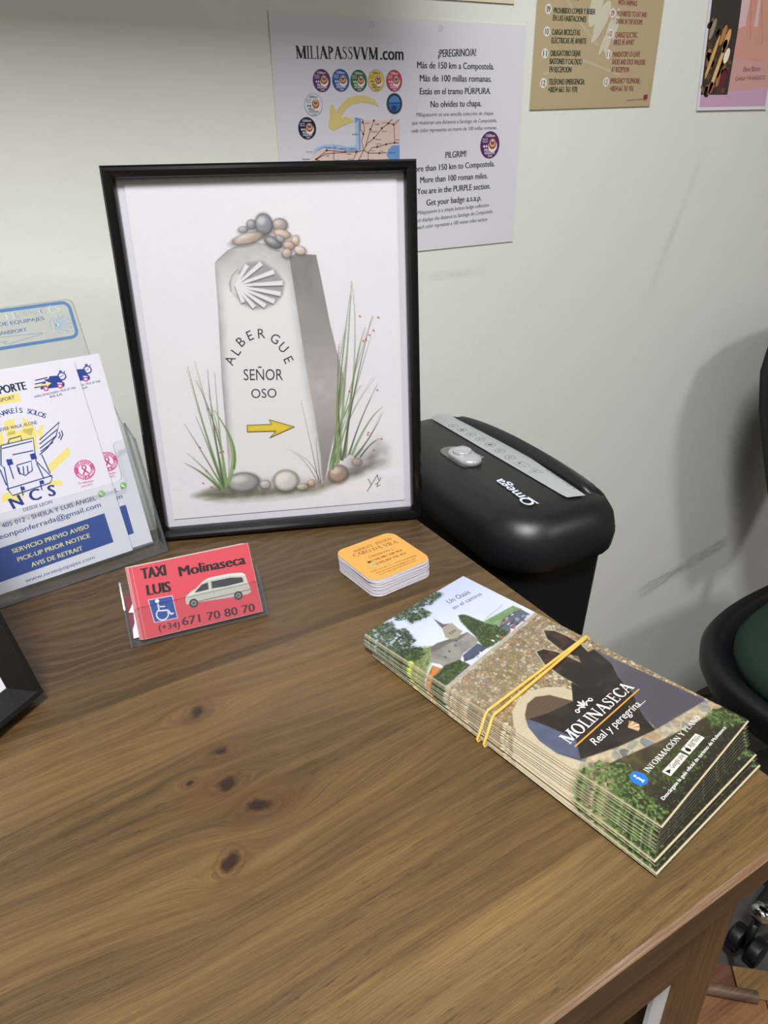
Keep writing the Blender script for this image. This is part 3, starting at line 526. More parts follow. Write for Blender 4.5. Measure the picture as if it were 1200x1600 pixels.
KNOTS=[[65.2,334.0,6.5],[67.1,297.0,5],[44.9,284.7,3],[62.7,273.7,7],[71.4,252.5,7.5],[46.8,228.9,6]]
SH_STRIP=[[12.71,116.94],[11.48,-109.56],[12.34,-116.34],[29.39,-121.17],[40.93,-15.84],[41.7,47.62],[37.28,120.45],[28.29,127.26],[17.06,124.03]]
SH_LIP=[[49.51,112.5],[53.96,59.36],[62.47,5.33],[57.43,-55.7],[44.71,-123.14]]
SH_IC=[[23.21,85.67],[24.64,70.34],[25.74,54.28],[26.36,37.69],[26.54,20.02],[25.19,0.9],[24.4,-17.74],[23.58,-37.25],[23.61,-56.39]]
SH_TXT=[["6 sheets maximum",28.0,-106.64,33.53,-58.98,5.03],["Omega",-21.62,-112.67,-17.35,-55.16,11.59]]
SH_SWT=[["REV",-1.44,26.51,-2.34,33.12,5.03],["OFF",-1.84,12.45,-2.68,18.25,4.96],["AUTO",-2.14,-5.78,-2.33,3.44,5.1]]
SH_SW=[[-28.18,21.88],[-18.46,-9.15],[-32.32,30.12]]
E0 = FLOOR_TO_EYE
# ------------------------------------------------------------------ materials of the room
def wood_mat(name, light, midc, dark, knots=(), seam=None, along='x', rough=.42, scale=1.0):
    m, t, b = newmat(name); N = NB(t); tc = t.nodes.new('ShaderNodeTexCoord'); x, y, z = N.sep(tc.outputs['Object'])
    if along == 'z': x, y, z = z, N.m('ADD', x, y), x
    X = N.m('MULTIPLY', x, 1000 * scale); Y = N.m('MULTIPLY', N.m('ADD', y, N.m('MULTIPLY', N.m('SUBTRACT', z, DESK), .8)), 1000 * scale)   # mm
    psi = N.m('ADD', Y, N.m('MULTIPLY', N.m('SUBTRACT', N.noise(N.xyz(N.m('MULTIPLY', X, .004), N.m('MULTIPLY', Y, .012)), 1, 2), .5), 26))
    core = None; ring = None; halo = None
    for i, (kx, ky, r) in enumerate(knots):
        r *= 1.2
        wob = N.m('MULTIPLY', N.m('SUBTRACT', N.noise(N.xyz(N.m('MULTIPLY', X, .11), N.m('MULTIPLY', Y, .11), i * 3.7), 1, 3), .5), r * 1.3)
        dx = N.m('SUBTRACT', X, kx); dy = N.m('SUBTRACT', Y, ky)
        ang = (.5, -.3, .2, .1, -.5, .9)[i % 6]
        rx = N.m('ADD', N.m('MULTIPLY', dx, cos(ang)), N.m('MULTIPLY', dy, sin(ang))); ry = N.m('SUBTRACT', N.m('MULTIPLY', dy, cos(ang)), N.m('MULTIPLY', dx, sin(ang)))
        d2 = N.m('ADD', N.m('MULTIPLY', N.m('MULTIPLY', dx, dx), .25), N.m('MULTIPLY', dy, dy))
        psi = N.m('SUBTRACT', psi, N.m('DIVIDE', N.m('MULTIPLY', dy, 2.2 * r * r), N.m('ADD', d2, 1.0 * r * r)))
        q = N.m('ADD', N.m('SQRT', N.m('ADD', N.m('MULTIPLY', N.m('MULTIPLY', rx, rx), .8), N.m('MULTIPLY', N.m('MULTIPLY', ry, ry), 1.7))), wob)
        c = N.sstep(q, r * 1.0, r * .25)
        g = N.m('MULTIPLY', N.sstep(q, r * .9, r * 1.1), N.sstep(q, r * 1.5, r * 1.2))
        h = N.m('MULTIPLY', N.sstep(q, r * 4.2, r * .8), N.sstep(N.noise(N.xyz(N.m('MULTIPLY', X, .03), N.m('MULTIPLY', Y, .09), i), 1, 3), .35, .7))
        core = c if core is None else N.m('MAXIMUM', core, c); ring = g if ring is None else N.m('MAXIMUM', ring, g); halo = h if halo is None else N.m('MAXIMUM', halo, h)
    broad = N.noise(N.xyz(N.m('MULTIPLY', X, .0022), N.m('MULTIPLY', psi, .020)), 1, 3, .55)
    streak = N.noise(N.xyz(N.m('MULTIPLY', X, .006), N.m('MULTIPLY', psi, .22)), 1, 4, .62)
    fine = N.noise(N.xyz(N.m('MULTIPLY', X, .035), N.m('MULTIPLY', psi, 1.5)), 1, 3, .6)
    hair = N.noise(N.xyz(N.m('MULTIPLY', X, .10), N.m('MULTIPLY', psi, 4.0), 3.0), 1, 2, .6)
    rings = N.m('ADD', N.m('MULTIPLY', N.m('SINE', N.m('ADD', N.m('MULTIPLY', psi, .62), N.m('MULTIPLY', broad, 30))), .5), .5)
    v = N.m('ADD', N.m('ADD', N.m('MULTIPLY', broad, .52), N.m('MULTIPLY', streak, .36)), N.m('ADD', N.m('ADD', N.m('MULTIPLY', fine, .30), N.m('MULTIPLY', hair, .16)), N.m('MULTIPLY', rings, .04)))
    col = N.ramp(v, [(.50, dark), (.68, midc), (.86, light)])
    pore = N.sstep(N.noise(N.xyz(N.m('MULTIPLY', X, .09), N.m('MULTIPLY', psi, 1.1), 5.0), 1, 2, .5), .60, .70)
    pmask = N.sstep(N.noise(N.xyz(N.m('MULTIPLY', X, .008), N.m('MULTIPLY', Y, .02), 9.0), 1, 2), .42, .62)
    col = N.mix(N.m('MULTIPLY', N.m('MULTIPLY', pore, pmask), .75), col, dark)
    if seam:
        for ys, amt in seam:     # boards glued side by side: a tone step and a thin dark joint
            col = N.mix(N.m('MULTIPLY', N.sstep(Y, ys - 2, ys + 2), amt), col, N.mix(1.0, col, 'b9b4ae', 'MULTIPLY'))
            jw = N.m('ABSOLUTE', N.m('SUBTRACT', Y, N.m('ADD', ys, N.m('MULTIPLY', N.m('SUBTRACT', fine, .5), 2))))
            col = N.mix(N.m('MULTIPLY', N.sstep(jw, 1.2, .2), N.m('MULTIPLY', streak, .7)), col, dark)
        # the board at the back carries wide cathedral figure
        cath = N.m('SINE', N.m('ADD', N.m('MULTIPLY', psi, .55), N.m('MULTIPLY', N.noise(N.xyz(N.m('MULTIPLY', X, .011), N.m('MULTIPLY', Y, .010), 2.0), 1, 2), 34)))
        cf = N.m('MULTIPLY', N.sstep(cath, .2, .95), N.m('MULTIPLY', N.sstep(Y, 368, 380), .45))
        col = N.mix(cf, col, '5a4632')
    if core is not None:
        col = N.mix(N.m('MULTIPLY', halo, .45), col, '58391f')
        col = N.mix(N.m('MULTIPLY', N.m('MULTIPLY', ring, streak), .65), col, '3e2919')
        col = N.mix(N.m('MULTIPLY', core, .93), col, N.mix(N.m('ADD', N.m('MULTIPLY', streak, .5), N.m('MULTIPLY', N.m('SUBTRACT', 1.0, core), .5)), '120a07', '3a2115'))
    t.links.new(col, b.inputs['Base Color'])
    ro = N.m('ADD', N.m('MULTIPLY', fine, .22), rough - .1); t.links.new(ro, b.inputs['Roughness']); b.inputs['Specular IOR Level'].default_value = .4
    bp = t.nodes.new('ShaderNodeBump'); bp.inputs['Strength'].default_value = .12; bp.inputs['Distance'].default_value = .0006
    t.links.new(N.m('SUBTRACT', fine, N.m('MULTIPLY', pore, .6)), bp.inputs['Height']); t.links.new(bp.outputs['Normal'], b.inputs['Normal'])
    return m
DESK_TOP = wood_mat('stained_pine_top', '7e633c', '614c2d', '3d2e1b', KNOTS, seam=[(368, .8), (150, .35)])
DESK_SIDE = wood_mat('stained_pine_front', '7a5836', '624528', '422d1b')
DESK_LEG = wood_mat('stained_pine_upright', '805c37', '68492a', '46301c', along='z')
PLANK = wood_mat('pale_floor_boards', '96704a', '80593a', '573823', rough=.5)
PLANK_RED = wood_mat('reddish_board', '704a38', '5c3a2c', '3c241b', rough=.5)
PLANK_YEL = wood_mat('yellowish_board', '8f7449', '7b5f39', '554024', rough=.5)
DOWEL = wood_mat('dark_dowel', '7a6050', '644c3e', '453329', rough=.45)
def worn_mat():
    m, t, b = newmat('worn_edge'); N = NB(t); tc = t.nodes.new('ShaderNodeTexCoord'); x, y, z = N.sep(tc.outputs['Object'])
    n = N.noise(N.xyz(N.m('MULTIPLY', x, 22), N.m('MULTIPLY', y, 900), N.m('MULTIPLY', z, 900)), 1, 4, .65)
    t.links.new(N.ramp(n, [(.42, '6b4d30'), (.62, '7f6a55'), (.80, 'a0968a')]), b.inputs['Base Color']); setp(b, Roughness=.65); return m
WORN = worn_mat()

def wall_mat():
    m, t, b = newmat('painted_plaster'); N = NB(t); tc = t.nodes.new('ShaderNodeTexCoord'); P = tc.outputs['Object']; x, y, z = N.sep(P)
    col = N.mix(N.sstep(N.noise(P, 2.2, 4, .6), .35, .7), 'dddfd6', 'e0e2d9')
    def smear(col, ax, az, bx, bz, wd, amt, c='6a6862'):
        l = hypot(bx - ax, bz - az); ux, uz = (bx - ax) / l, (bz - az) / l
        dx = N.m('SUBTRACT', x, ax); dz = N.m('SUBTRACT', z, az)
        u = N.m('ADD', N.m('MULTIPLY', dx, ux), N.m('MULTIPLY', dz, uz)); v = N.m('ABSOLUTE', N.m('SUBTRACT', N.m('MULTIPLY', dz, ux), N.m('MULTIPLY', dx, uz)))
        k = N.m('MULTIPLY', N.sstep(v, wd, wd * .2), N.m('MULTIPLY', N.sstep(u, -.01, .04), N.sstep(u, l + .03, l - .04)))
        k = N.m('MULTIPLY', k, N.sstep(N.noise(N.xyz(N.m('MULTIPLY', u, 14), N.m('MULTIPLY', v, 90)), 1, 4, .7), .3, .62))
        return N.mix(N.m('MULTIPLY', k, amt), col, c)
    col = smear(col, .96, .362, 1.22, .404, .020, .5)
    col = smear(col, .47, .985, .56, .983, .007, .22)
    col = smear(col, .865, .895, .94, 1.10, .010, .12)
    t.links.new(col, b.inputs['Base Color']); setp(b, Roughness=.62); b.inputs['Specular IOR Level'].default_value = .3
    bp = t.nodes.new('ShaderNodeBump'); bp.inputs['Strength'].default_value = .25; bp.inputs['Distance'].default_value = .0015
    t.links.new(N.m('ADD', N.noise(P, 90, 5, .6), N.m('MULTIPLY', N.noise(P, 14, 3), .8)), bp.inputs['Height']); t.links.new(bp.outputs['Normal'], b.inputs['Normal'])
    return m
WALL = wall_mat()
CEIL = mat('wood_toned_ceiling', '8f7f68', .8, var=.1, bscale=8)
FAR_WALL = mat('stone_toned_wall', '8e8a80', .8, var=.12, bscale=12)
def slate_mat():
    m, t, b = newmat('dark_stone_floor'); N = NB(t); tc = t.nodes.new('ShaderNodeTexCoord'); P = tc.outputs['Object']
    vo = t.nodes.new('ShaderNodeTexVoronoi'); vo.feature = 'DISTANCE_TO_EDGE'; vo.inputs['Scale'].default_value = 9; t.links.new(P, vo.inputs['Vector'])
    n = N.noise(P, 20, 5)
    col = N.mix(n, '3a3836', '524f4b'); col = N.mix(N.sstep(vo.outputs['Distance'], .06, .02), col, '1d1a18')
    t.links.new(col, b.inputs['Base Color']); setp(b, Roughness=.5); return m
SLATE = slate_mat()
BLACK_GLOSS = mat('black_lacquer', '070709', .16, spec=.5, var=.1, bscale=60)
BLACK_SATIN = mat('black_painted_wood', '141414', .45, spec=.4, bump=.1, bscale=300)
BLACK_PLASTIC = mat('black_textured_plastic', '17171a', .38, spec=.45, bump=.08, bscale=1800, var=.15)
BIN_PLASTIC = mat('black_matt_plastic', '101012', .55, spec=.3, bump=.08, bscale=1800)
SILVER = mat('silver_plastic', 'b9babd', .35, metal=.35, var=.03)
CHROME = mat('chrome', 'd9d9dc', .12, metal=1.0)
GREEN_CLOTH = mat('dark_green_cloth', '26382f', .85, spec=.2, bump=.3, bscale=900, var=.2)
CHAIR_BLACK = mat('black_chair_plastic', '121316', .42, spec=.4, var=.1)
HARDBOARD = mat('brown_hardboard', '6b5238', .8, var=.1)
WHITE_STRIP = mat('white_melamine_edge', 'd3d0cb', .55, var=.06, bscale=120)
RUBBER = mat('yellow_rubber', 'd9ae52', .5, spec=.4, var=.05, bscale=500)
WHITE_PLASTIC = mat('white_plastic', 'd9d9d6', .45, var=.02)

def clear_mat(name, tint, gloss=.10, rough=.05, solid=0.0, body='8a8f94'):
    """thin clear plastic: see-through with a Fresnel sheen"""
    m = bpy.data.materials.new(name); m.use_nodes = True; t = m.node_tree; t.nodes.clear()
    out = t.nodes.new('ShaderNodeOutputMaterial'); tr = t.nodes.new('ShaderNodeBsdfTransparent'); tr.inputs[0].default_value = (*lin(tint), 1)
    gl = t.nodes.new('ShaderNodeBsdfGlossy'); gl.inputs['Roughness'].default_value = rough; gl.inputs['Color'].default_value = (.95, .95, .97, 1)
    N = NB(t); lw = t.nodes.new('ShaderNodeLayerWeight'); lw.inputs['Blend'].default_value = .5        # Schlick sheen, the same on both faces
    fr = N.m('ADD', N.m('MULTIPLY', N.m('POWER', lw.outputs['Facing'], 5.0), .45), gloss * .25)
    mx = t.nodes.new('ShaderNodeMixShader'); t.links.new(fr, mx.inputs[0]); t.links.new(tr.outputs[0], mx.inputs[1]); t.links.new(gl.outputs[0], mx.inputs[2]); last = mx.outputs[0]
    if solid:
        df = t.nodes.new('ShaderNodeBsdfDiffuse'); df.inputs[0].default_value = (*lin(body), 1)
        m2 = t.nodes.new('ShaderNodeMixShader'); m2.inputs[0].default_value = solid; t.links.new(last, m2.inputs[1]); t.links.new(df.outputs[0], m2.inputs[2]); last = m2.outputs[0]
    t.links.new(last, out.inputs[0]); return m
GLASS = clear_mat('picture_glass', 'fefefe', .10, .02)
ACRYLIC = clear_mat('clear_acrylic', 'fbfcfc', .08, .06, .012, 'c9ced2')
ACRYLIC_EDGE = clear_mat('acrylic_edge', 'c4c7c9', .11, .1, .30, '7d8286')

# ------------------------------------------------------------------ the setting
XL, XR, YF, ZC = -1.7, 2.3, -2.6, 2.5
struct(obj('floor', box(XL - .1, XR + .1, YF - .1, WALL_Y + .1, -.1, 0), SLATE))
struct(obj('ceiling', box(XL - .1, XR + .1, YF - .1, WALL_Y + .1, ZC, ZC + .1), CEIL))
struct(obj('wall_back', box(XL - .1, XR + .1, WALL_Y, WALL_Y + .1, 0, ZC), WALL))
struct(obj('wall_front', box(XL - .1, XR + .1, YF - .1, YF, 0, ZC), FAR_WALL))
struct(obj('wall_left', box(XL - .1, XL, YF, WALL_Y, 0, ZC), FAR_WALL))
struct(obj('wall_right', box(XR, XR + .1, YF, WALL_Y, 0, ZC), FAR_WALL))
def lamp_panel(x, y, sx, sy, label):
    t = thing('ceiling_lamp', label, 'lamp', loc=(x, y, ZC))
    obj('housing', moulding(sx + .06, sy + .06, [(0, 0), (0, -.035), (.03, -.035), (.03, 0)]), WHITE_PLASTIC, t).location = (-(sx + .06) / 2, -(sy + .06) / 2, 0)
    m, tr, b = newmat('lamp_diffuser'); setp(b, Base_Color=(.9, .9, .88, 1)); b.inputs['Emission Color'].default_value = (1, .96, .9, 1); b.inputs['Emission Strength'].default_value = 2.0
    obj('diffuser', box(-sx / 2, sx / 2, -sy / 2, sy / 2, -.03, -.012), m, t)
LN = ['square ceiling lamp above the desk', 'square ceiling lamp on the right of the room', 'added square fill lamp on the left of the ceiling']
for (x, y, z, sx, sy, e), l in zip(LAMPS, LN): lamp_panel(x, y, sx, sy, l)
# a wall cabinet hangs above the left end of the desk and keeps the lamp off the top of the wall
wc = thing('wall_cabinet', 'white cabinet hung on the wall above the left of the desk', 'cabinet', loc=(-.25, WALL_Y, 1.48))
obj('body', box(-.55, .55, -.25, 0, 0, .6), WHITE_PLASTIC, wc, bevel=.002)
for x0 in (-.548, .002): obj('door', box(x0, x0 + .546, -.27, -.2505, .002, .598), WHITE_PLASTIC, wc, bevel=.002)

# ------------------------------------------------------------------ desk
D = DESK
dk = thing('desk', 'brown stained pine desk with a knotty top and worn front edge', 'desk')
DX0, DX1, DY0, DY1 = -.85, .3065, .0995, .575
bm = bmesh.new(); ch = .0026
prof = [(DY0, D - ch), (DY0 + ch, D), (DY1 - .002, D), (DY1, D - .002), (DY1, D - .025), (DY0 + .001, D - .025)]
A = [bm.verts.new((DX0, y, z)) for y, z in prof]; B = [bm.verts.new((DX1, y, z)) for y, z in prof]
for j in range(6):
    f = bm.faces.new((A[j], A[(j + 1) % 6], B[(j + 1) % 6], B[j]))
    if j == 0: f.material_index = 1
    if j == 5: f.material_index = 2
bm.faces.new(A[::-1]); bm.faces.new(B)
obj('desktop', bm, [DESK_TOP, WORN, DESK_SIDE], dk)
obj('apron', box(DX0 + .03, .2395, DY0 + .010, DY0 + .030, D - .0875, D - .0255), DESK_SIDE, dk, bevel=.001)
obj('leg', box(.2435, .2845, .114, .150, 0, D - .0255), DESK_LEG, dk, bevel=.0015)
obj('leg', box(.2435, .2845, .52, .556, 0, D - .0255), DESK_LEG, dk, bevel=.0015)
for y0 in (.114, .52): obj('leg', box(DX0 + .03, DX0 + .071, y0, y0 + .036, 0, D - .0255), DESK_LEG, dk, bevel=.0015)
obj('side_panel', box(.262, .280, .1505, .5195, .12, D - .0255), DESK_SIDE, dk)
tag(obj('edge_strip', box(.2300, .2433, .116, .1185, 0.02, D - .089), WHITE_STRIP, dk), 'white strip on the inner side of the leg', None)
obj('back_panel', box(DX0 + .072, .2430, .530, .545, .35, D - .0255), DESK_SIDE, dk)

# ------------------------------------------------------------------ low boards on the floor with a dark rod, at the lower right
u = Vector((.0563, -.0478)).normalized(); nrm = Vector((-u.y, u.x))          # direction of the back edge
def fpt(a, b): p = Vector((.7424, .2985)) + u * a + nrm * b; return (p.x, p.y)
pf = thing('wooden_platform', 'low platform of mixed wooden boards on the floor beside the desk leg', 'platform')
def board(a0, a1, b0, b1, m, z=.0225):
    o = obj('board', prism([fpt(a0, b0), fpt(a1, b0), fpt(a1, b1), fpt(a0, b1)], .0, z), m, pf, bevel=.001); return o
board(-.10, .018, -.043, 0, PLANK_RED); board(.0205, .30, -.043, 0, PLANK_YEL); board(-.10, .055, -.17, -.0445, PLANK); board(.0565, .30, -.17, -.0445, PLANK); board(-.1, .3, -.30, -.1715, PLANK)
a = Vector((*fpt(-.085, -.043), .031)); b_ = Vector((*fpt(.042, -.047), .031))
tag(obj('wooden_rod', tube([a, a.lerp(b_, .5), b_], .0085, 18), DOWEL, bevel=.001), 'short dark brown round rod lying on the floor boards', 'rod')
# ------------------------------------------------------------------ framed watercolour
W0, H0 = 226.1, 285.4
fmw = lean_mw(.1005, .5465, -.2978, -.3813, .1182)
pic = thing('picture_frame', 'black framed watercolour of a stone waymarker leaning at the back of the desk', 'picture', mw=fmw)
mm = .001
prof = [(0, -.012), (0, -.001), (.0015, .0008), (.0035, .0012), (.0055, .0002), (.0075, -.0018), (.0085, -.0042), (.0088, -.0075), (.0088, -.012)]
obj('moulding', moulding(W0 * mm, H0 * mm, prof), BLACK_GLOSS, pic, smooth=False)
cv = Canvas(198, 258, .44, 'dedbdf', 14, 15.5)
cv.c += (vnoise(cv.X, cv.Y, 3, 5, 3) - .5)[..., None] * .02 + (vnoise(cv.X, cv.Y, 60, 8, 2) - .5)[..., None] * np.array([.015, .012, .0])
P0 = Print()
def paint_watercolour():
    nz = lambda sc, sd: (lambda x, y, d: .35 + 1.0 * vnoise(x, y, sc, sd))
    # ground wash
    for k in range(70):
        r = random.random; x = 40 + 145 * r(); y0 = 33 + max(0, (x - 110)) * .22 + 5 * (r() - .5)
        cv.stroke([(x - 12 * r(), y0), (x + 14 * r(), y0 + 1.5 * (r() - .3))], 1.2 + 1.6 * r(), random.choice(['9a917c', '7c7a5c', '8a8a6a', 'a89a86', '6c6450']), .16 + .2 * r(), soft=2)
    cv.poly(PA_GND, '6f6c54', soft=6, a=.6, mod=nz(9, 3)); cv.poly([(x, y + 2) for x, y in PA_GND], '55514a', soft=4, a=.5, grow=-1.5, mod=nz(5, 13))
    # block: front
    cv.poly(PA_FRONT, 'dbd9da', soft=.8)
    cv.poly(PA_FRONT, 'a19f9f', soft=.6, a=.95, mod=lambda x, y, d: np.clip(1 + d / 7.5, 0, 1) ** 1.6 * (.45 + .7 * vnoise(x, y, 12, 4)) * np.where(x < 88, 1.15, .65))
    cv.poly(PA_FRONT, '9b9999', soft=.6, a=.6, mod=lambda x, y, d: np.clip((y - 196) / 26, 0, 1) * (.5 + .6 * vnoise(x, y, 8, 6)))
    cv.poly(PA_FRONT, 'a5a3a2', soft=.6, a=.4, mod=lambda x, y, d: np.clip((48 - y) / 24, 0, 1) * (.3 + vnoise(x, y, 10, 9)))
    # block: side in shade-grey wash
    cv.poly(PA_SIDE, '9a9492', soft=.7)
    cv.poly(PA_SIDE, '716c6b', soft=.6, a=.9, mod=lambda x, y, d: (np.clip((y - 150) / 70, 0, 1) * .75 + np.clip((95 - y) / 45, 0, 1) * .5) * (.35 + .95 * vnoise(x * 1.4, y * .5, 9, 7)))
    cv.poly(PA_SIDE, 'bdb4b1', soft=.8, a=.75, mod=lambda x, y, d: np.exp(-((y - 118) / 26) ** 2) * (.4 + .8 * vnoise(x, y, 8, 11)))
    for a, b in zip(PA_SIDE[:8], PA_SIDE[1:8]): cv.stroke([a, b], .5, '6c6868', .5)
    for a, b in zip(PA_FRONT[:8], PA_FRONT[1:8]): cv.stroke([a, b], .45, '77757a', .55)
    cv.stroke([PA_FRONT[0], PA_FRONT[-1], PA_FRONT[-2], PA_FRONT[-3], PA_FRONT[-4], PA_FRONT[-5]], .4, '8c8a8c', .55)
    # scallop shell
    hx, hy = PA_HUB; hx, hy = hx - 1.0, hy
    sh = [(hx, hy - 3), (hx - .6, hy + 2)] + PA_RAYS + [(hx + 2, hy - 6)]
    cv.poly(sh, '8b898b', soft=2.5, a=.75, grow=1.6)
    cv.poly([(hx - 1.5, hy - 5), (hx - 1.5, hy + 5), (hx + 4, hy + 9), (hx + 13, hy + 4), (hx + 12, hy - 7), (hx + 4, hy - 8)], 'cfcdce', soft=2)
    for i, (rx, ry) in enumerate(PA_RAYS):
        d = np.array([rx - hx - 2, ry - hy]); l = np.hypot(*d); n = np.array([-d[1], d[0]]) / l; o = np.array([hx + 2, hy])
        q = [tuple(o + n * .7), tuple(o + d + n * 1.75), tuple(o + d - n * 1.75), tuple(o - n * .7)]
        cv.poly([(a - .2, b - .9) for a, b in q], '4e4c50', soft=.8, a=.85); cv.poly(q, 'dddcdd', soft=.6)
    cv.stroke([(hx - 1.8, hy - 4), (hx - 2.2, hy + 1), (hx, hy + 7), (hx + 5, hy + 12)], .6, '6d6b70', .7)
    # rocks
    for L in (PA_ROCKS, PA_BASE):
        for cx, cy, rx, ry, rot, col in L:
            cv.ell(cx, cy - .8, rx * 1.12, ry * 1.15, rot, '55504e', soft=2.2, a=.55)
            cv.ell(cx, cy, rx, ry, rot, col, soft=.6, edge=.38); cv.ell(cx - rx * .25, cy + ry * .35, rx * .45, ry * .35, rot, 'e4dfdb', soft=2.5, a=.55)
    # grass
    cv.poly([(178, 62), (190, 70), (196, 62), (196, 52), (172, 46), (160, 44), (165, 54)], '5c5558', soft=16, a=.6, mod=nz(8, 12))
    for L, cols in ((PA_GL, ['6d8a52', '7f9a68', '4c5a44', '8aa46a', '55663f']), (PA_GR, ['6f8758', '8b9f7a', '5c6a4c', '7c9462', '4a4c44', '9aaa88'])):
        for i, g in enumerate(L):
            wd = 3.6 if L is PA_GL and i in (3,) else (1.6 if i % 3 else 2.4)
            if L is PA_GR and i >= 17: wd, cl = .7, '4f4f50'
            else: cl = cols[i % len(cols)]
            cv.stroke(quad(g, 14), wd, cl, .85, taper=True)
            if i < 16:
                g2 = [(a + 1.6 * random.uniform(-1, 1), b + 2 * random.uniform(-1, 1)) for a, b in g]; cv.stroke(quad(g2, 12), .8, cols[(i + 2) % len(cols)], .6, taper=True)
    for x, y in PA_RED:
        cv.ell(x, y, .75, .65, random.random() * 180, 'b0463f', soft=.5, a=.9); cv.ell(x + .8, y - .6, .4, .5, 0, '8a3a34', soft=.4, a=.6)
    for s_ in PA_SIG: cv.stroke(s_, .6, '3a3838', .9)
    # arrow
    cv.poly(PA_ARROW, 'dcc23e', soft=.4)
    cv.poly(PA_ARROW, 'b08f2c', soft=.4, a=.5, mod=lambda x, y, d: np.clip(1 + d / 2, 0, 1))
    for i in range(7): P0.line([PA_ARROW[i], PA_ARROW[(i + 1) % 7]], .75 if i in (3, 5) else .45, '3b3733')
    ax = [p[0] for p in PA_LET]
    for ch_, x, y, r in PA_LET: P0.glyph(ch_, x, y, 7.4, r, '3c3b3f', .004, wf=.95)
    for T in PA_TXT: P0.text(*T, '3a393d', .004)
paint_watercolour()
art = P0.build('painting', INK_MATT, canvas=cv, gain=.95)
obj('mat_board', box(.0086, W0 * mm - .0086, .0086, H0 * mm - .0086, -.0110, -.0085), mat('white_mat_board', 'cfcdd6', .7, spec=.25), pic)
o = obj('painting', art, None, pic); o.location = (0, 0, -.0078)
bm = prism([(14.1, 15.6), (211.9, 15.6), (211.9, 273.4), (14.1, 273.4)], 0, 1)
obj('painting_sheet', box(.0141, .2119, .0156, .2734, -.0084, -.0079), PAPER, pic)
obj('glass_pane', box(.0086, W0 * mm - .0086, .0086, H0 * mm - .0086, -.0066, -.0058), GLASS, pic)
obj('backing_board', box(.006, W0 * mm - .006, .006, H0 * mm - .006, -.0145, -.0112), HARDBOARD, pic)
bm = loft([[(.085, .20, -.0150), (.141, .20, -.0150), (.141, .20, -.0180), (.085, .20, -.0180)], [(.075, .0078, -.062), (.151, .0078, -.062), (.151, .0078, -.065), (.075, .0078, -.065)]])
obj('easel_strut', bm, HARDBOARD, pic)

# ------------------------------------------------------------------ sheets on the wall (local x = world x, local y = world z, in mm from the eye's foot point)
def on_wall(name, label, cat, pr, m, gap=.0012, **k):
    me = pr.build(name, m, **k)
    o = bpy.data.objects.new(name, me); C.objects.link(o); o.rotation_euler = (pi / 2, 0, 0); o.location = (0, WALL_Y - gap, E0)
    return tag(o, label, cat)
p = Print()
tl, tr_, br_ = PO_C; bl_ = [tl[0], br_[1]]
inn = [(bl_[0] + 1.2, bl_[1] + 3), (br_[0] - 3, br_[1] + 3), (tr_[0] - 3, tr_[1] - 3), (tl[0] + 1.2, tl[1] - 3)]
p.poly(inn, 'd8d6e0')
p.serif(*PO_T0[0], '15151a', w=1.75)
p.text(*PO_T0[1], '15151a', .03)
for T in PO_T1: p.text(*T, '1a1a20', .024)
for T in PO_T2: p.text(*T, '24242a', .008, shear=.12)
p.poly(PO_LAND, 'dfc9c0', 2)
sx = np.array(PO_SEA)
p.poly(PO_SEA, 'a9c3e2', 2); 
for k, (f, c_) in enumerate([(.35, '6f9bd2')]):
    p.line([PO_SEA[i] for i in (7, 8, 9)], 5, c_, 3); p.line([PO_SEA[i] for i in (14, 13, 12, 11, 10)], 3.2, c_, 3)
p.poly(PO_LAND, 'dfc9c0', 4); p.poly(PO_MED, '6f9bd2', 5)
for r in PO_ROADS: p.line(r, .75, '7d4440', 6)
for q in PO_DOTS: p.poly(circ(*q, 1.15, n=10), '5e2a2c', 7)
for T in PO_NAMES: p.text(*T, '3a3034', L=8)
p.poly(PO_ARROW, 'd8c67c', 9)
for bx, by, rx, ry, _, c_ in PO_BADGE:
    dark = c_ not in ('d9c45c', 'd3d7de'); ink = 'e6e2ea' if dark else '2a2a30'
    r0 = (rx + ry) / 2; p.poly(circ(bx, by, r0), '8f8f96' if not dark else '2c2430', 9); p.poly(circ(bx, by, r0 * .95), c_, 10)
    ux, uy = bx + r0 * .28, by + r0 * .02
    p.poly(circ(ux, uy - r0 * .1, r0 * .46), 'e6e4e6', 11)
    p.poly(circ(ux - .3, uy + r0 * .06, r0 * .40), 'b23a34', 12); p.poly(circ(ux - .3, uy + r0 * .12, r0 * .30), 'd8b54a', 13); p.poly(circ(ux - .3, uy + r0 * .18, r0 * .2), '3a5a9a', 14); p.poly(circ(ux - .2, uy + r0 * .30, r0 * .11), 'd7b7a0', 15)
    p.text('150km' if dark else '100km', bx - r0 * .45, by + r0 * .58, bx + r0 * .45, by + r0 * .58, r0 * .2, ink, .02, 12)
    for yy in (.36, .18): p.text('MILLAS', bx - r0 * .78, by + r0 * yy, bx - r0 * .25, by + r0 * yy, r0 * .13, ink, .0, 12)
    for xx in (-.6, -.36): p.poly(circ(bx + r0 * xx, by - r0 * .1, r0 * .09, n=10), 'e8e8ee' if dark else '3a3a40', 12)
    p.text('MILIA', bx - r0 * .55, by - r0 * .48, bx + r0 * .1, by - r0 * .48, r0 * .2, ink, .02, 12)
    p.text('PASSVVM', bx - r0 * .5, by - r0 * .7, bx + r0 * .5, by - r0 * .7, r0 * .18, ink, .02, 12)
    p.text('.COM', bx - r0 * .2, by - r0 * .9, bx + r0 * .25, by - r0 * .9, r0 * .14, ink, .02, 12)
bx, by, rx, ry = PO_PIN[:4]; r0 = (rx + ry) / 2
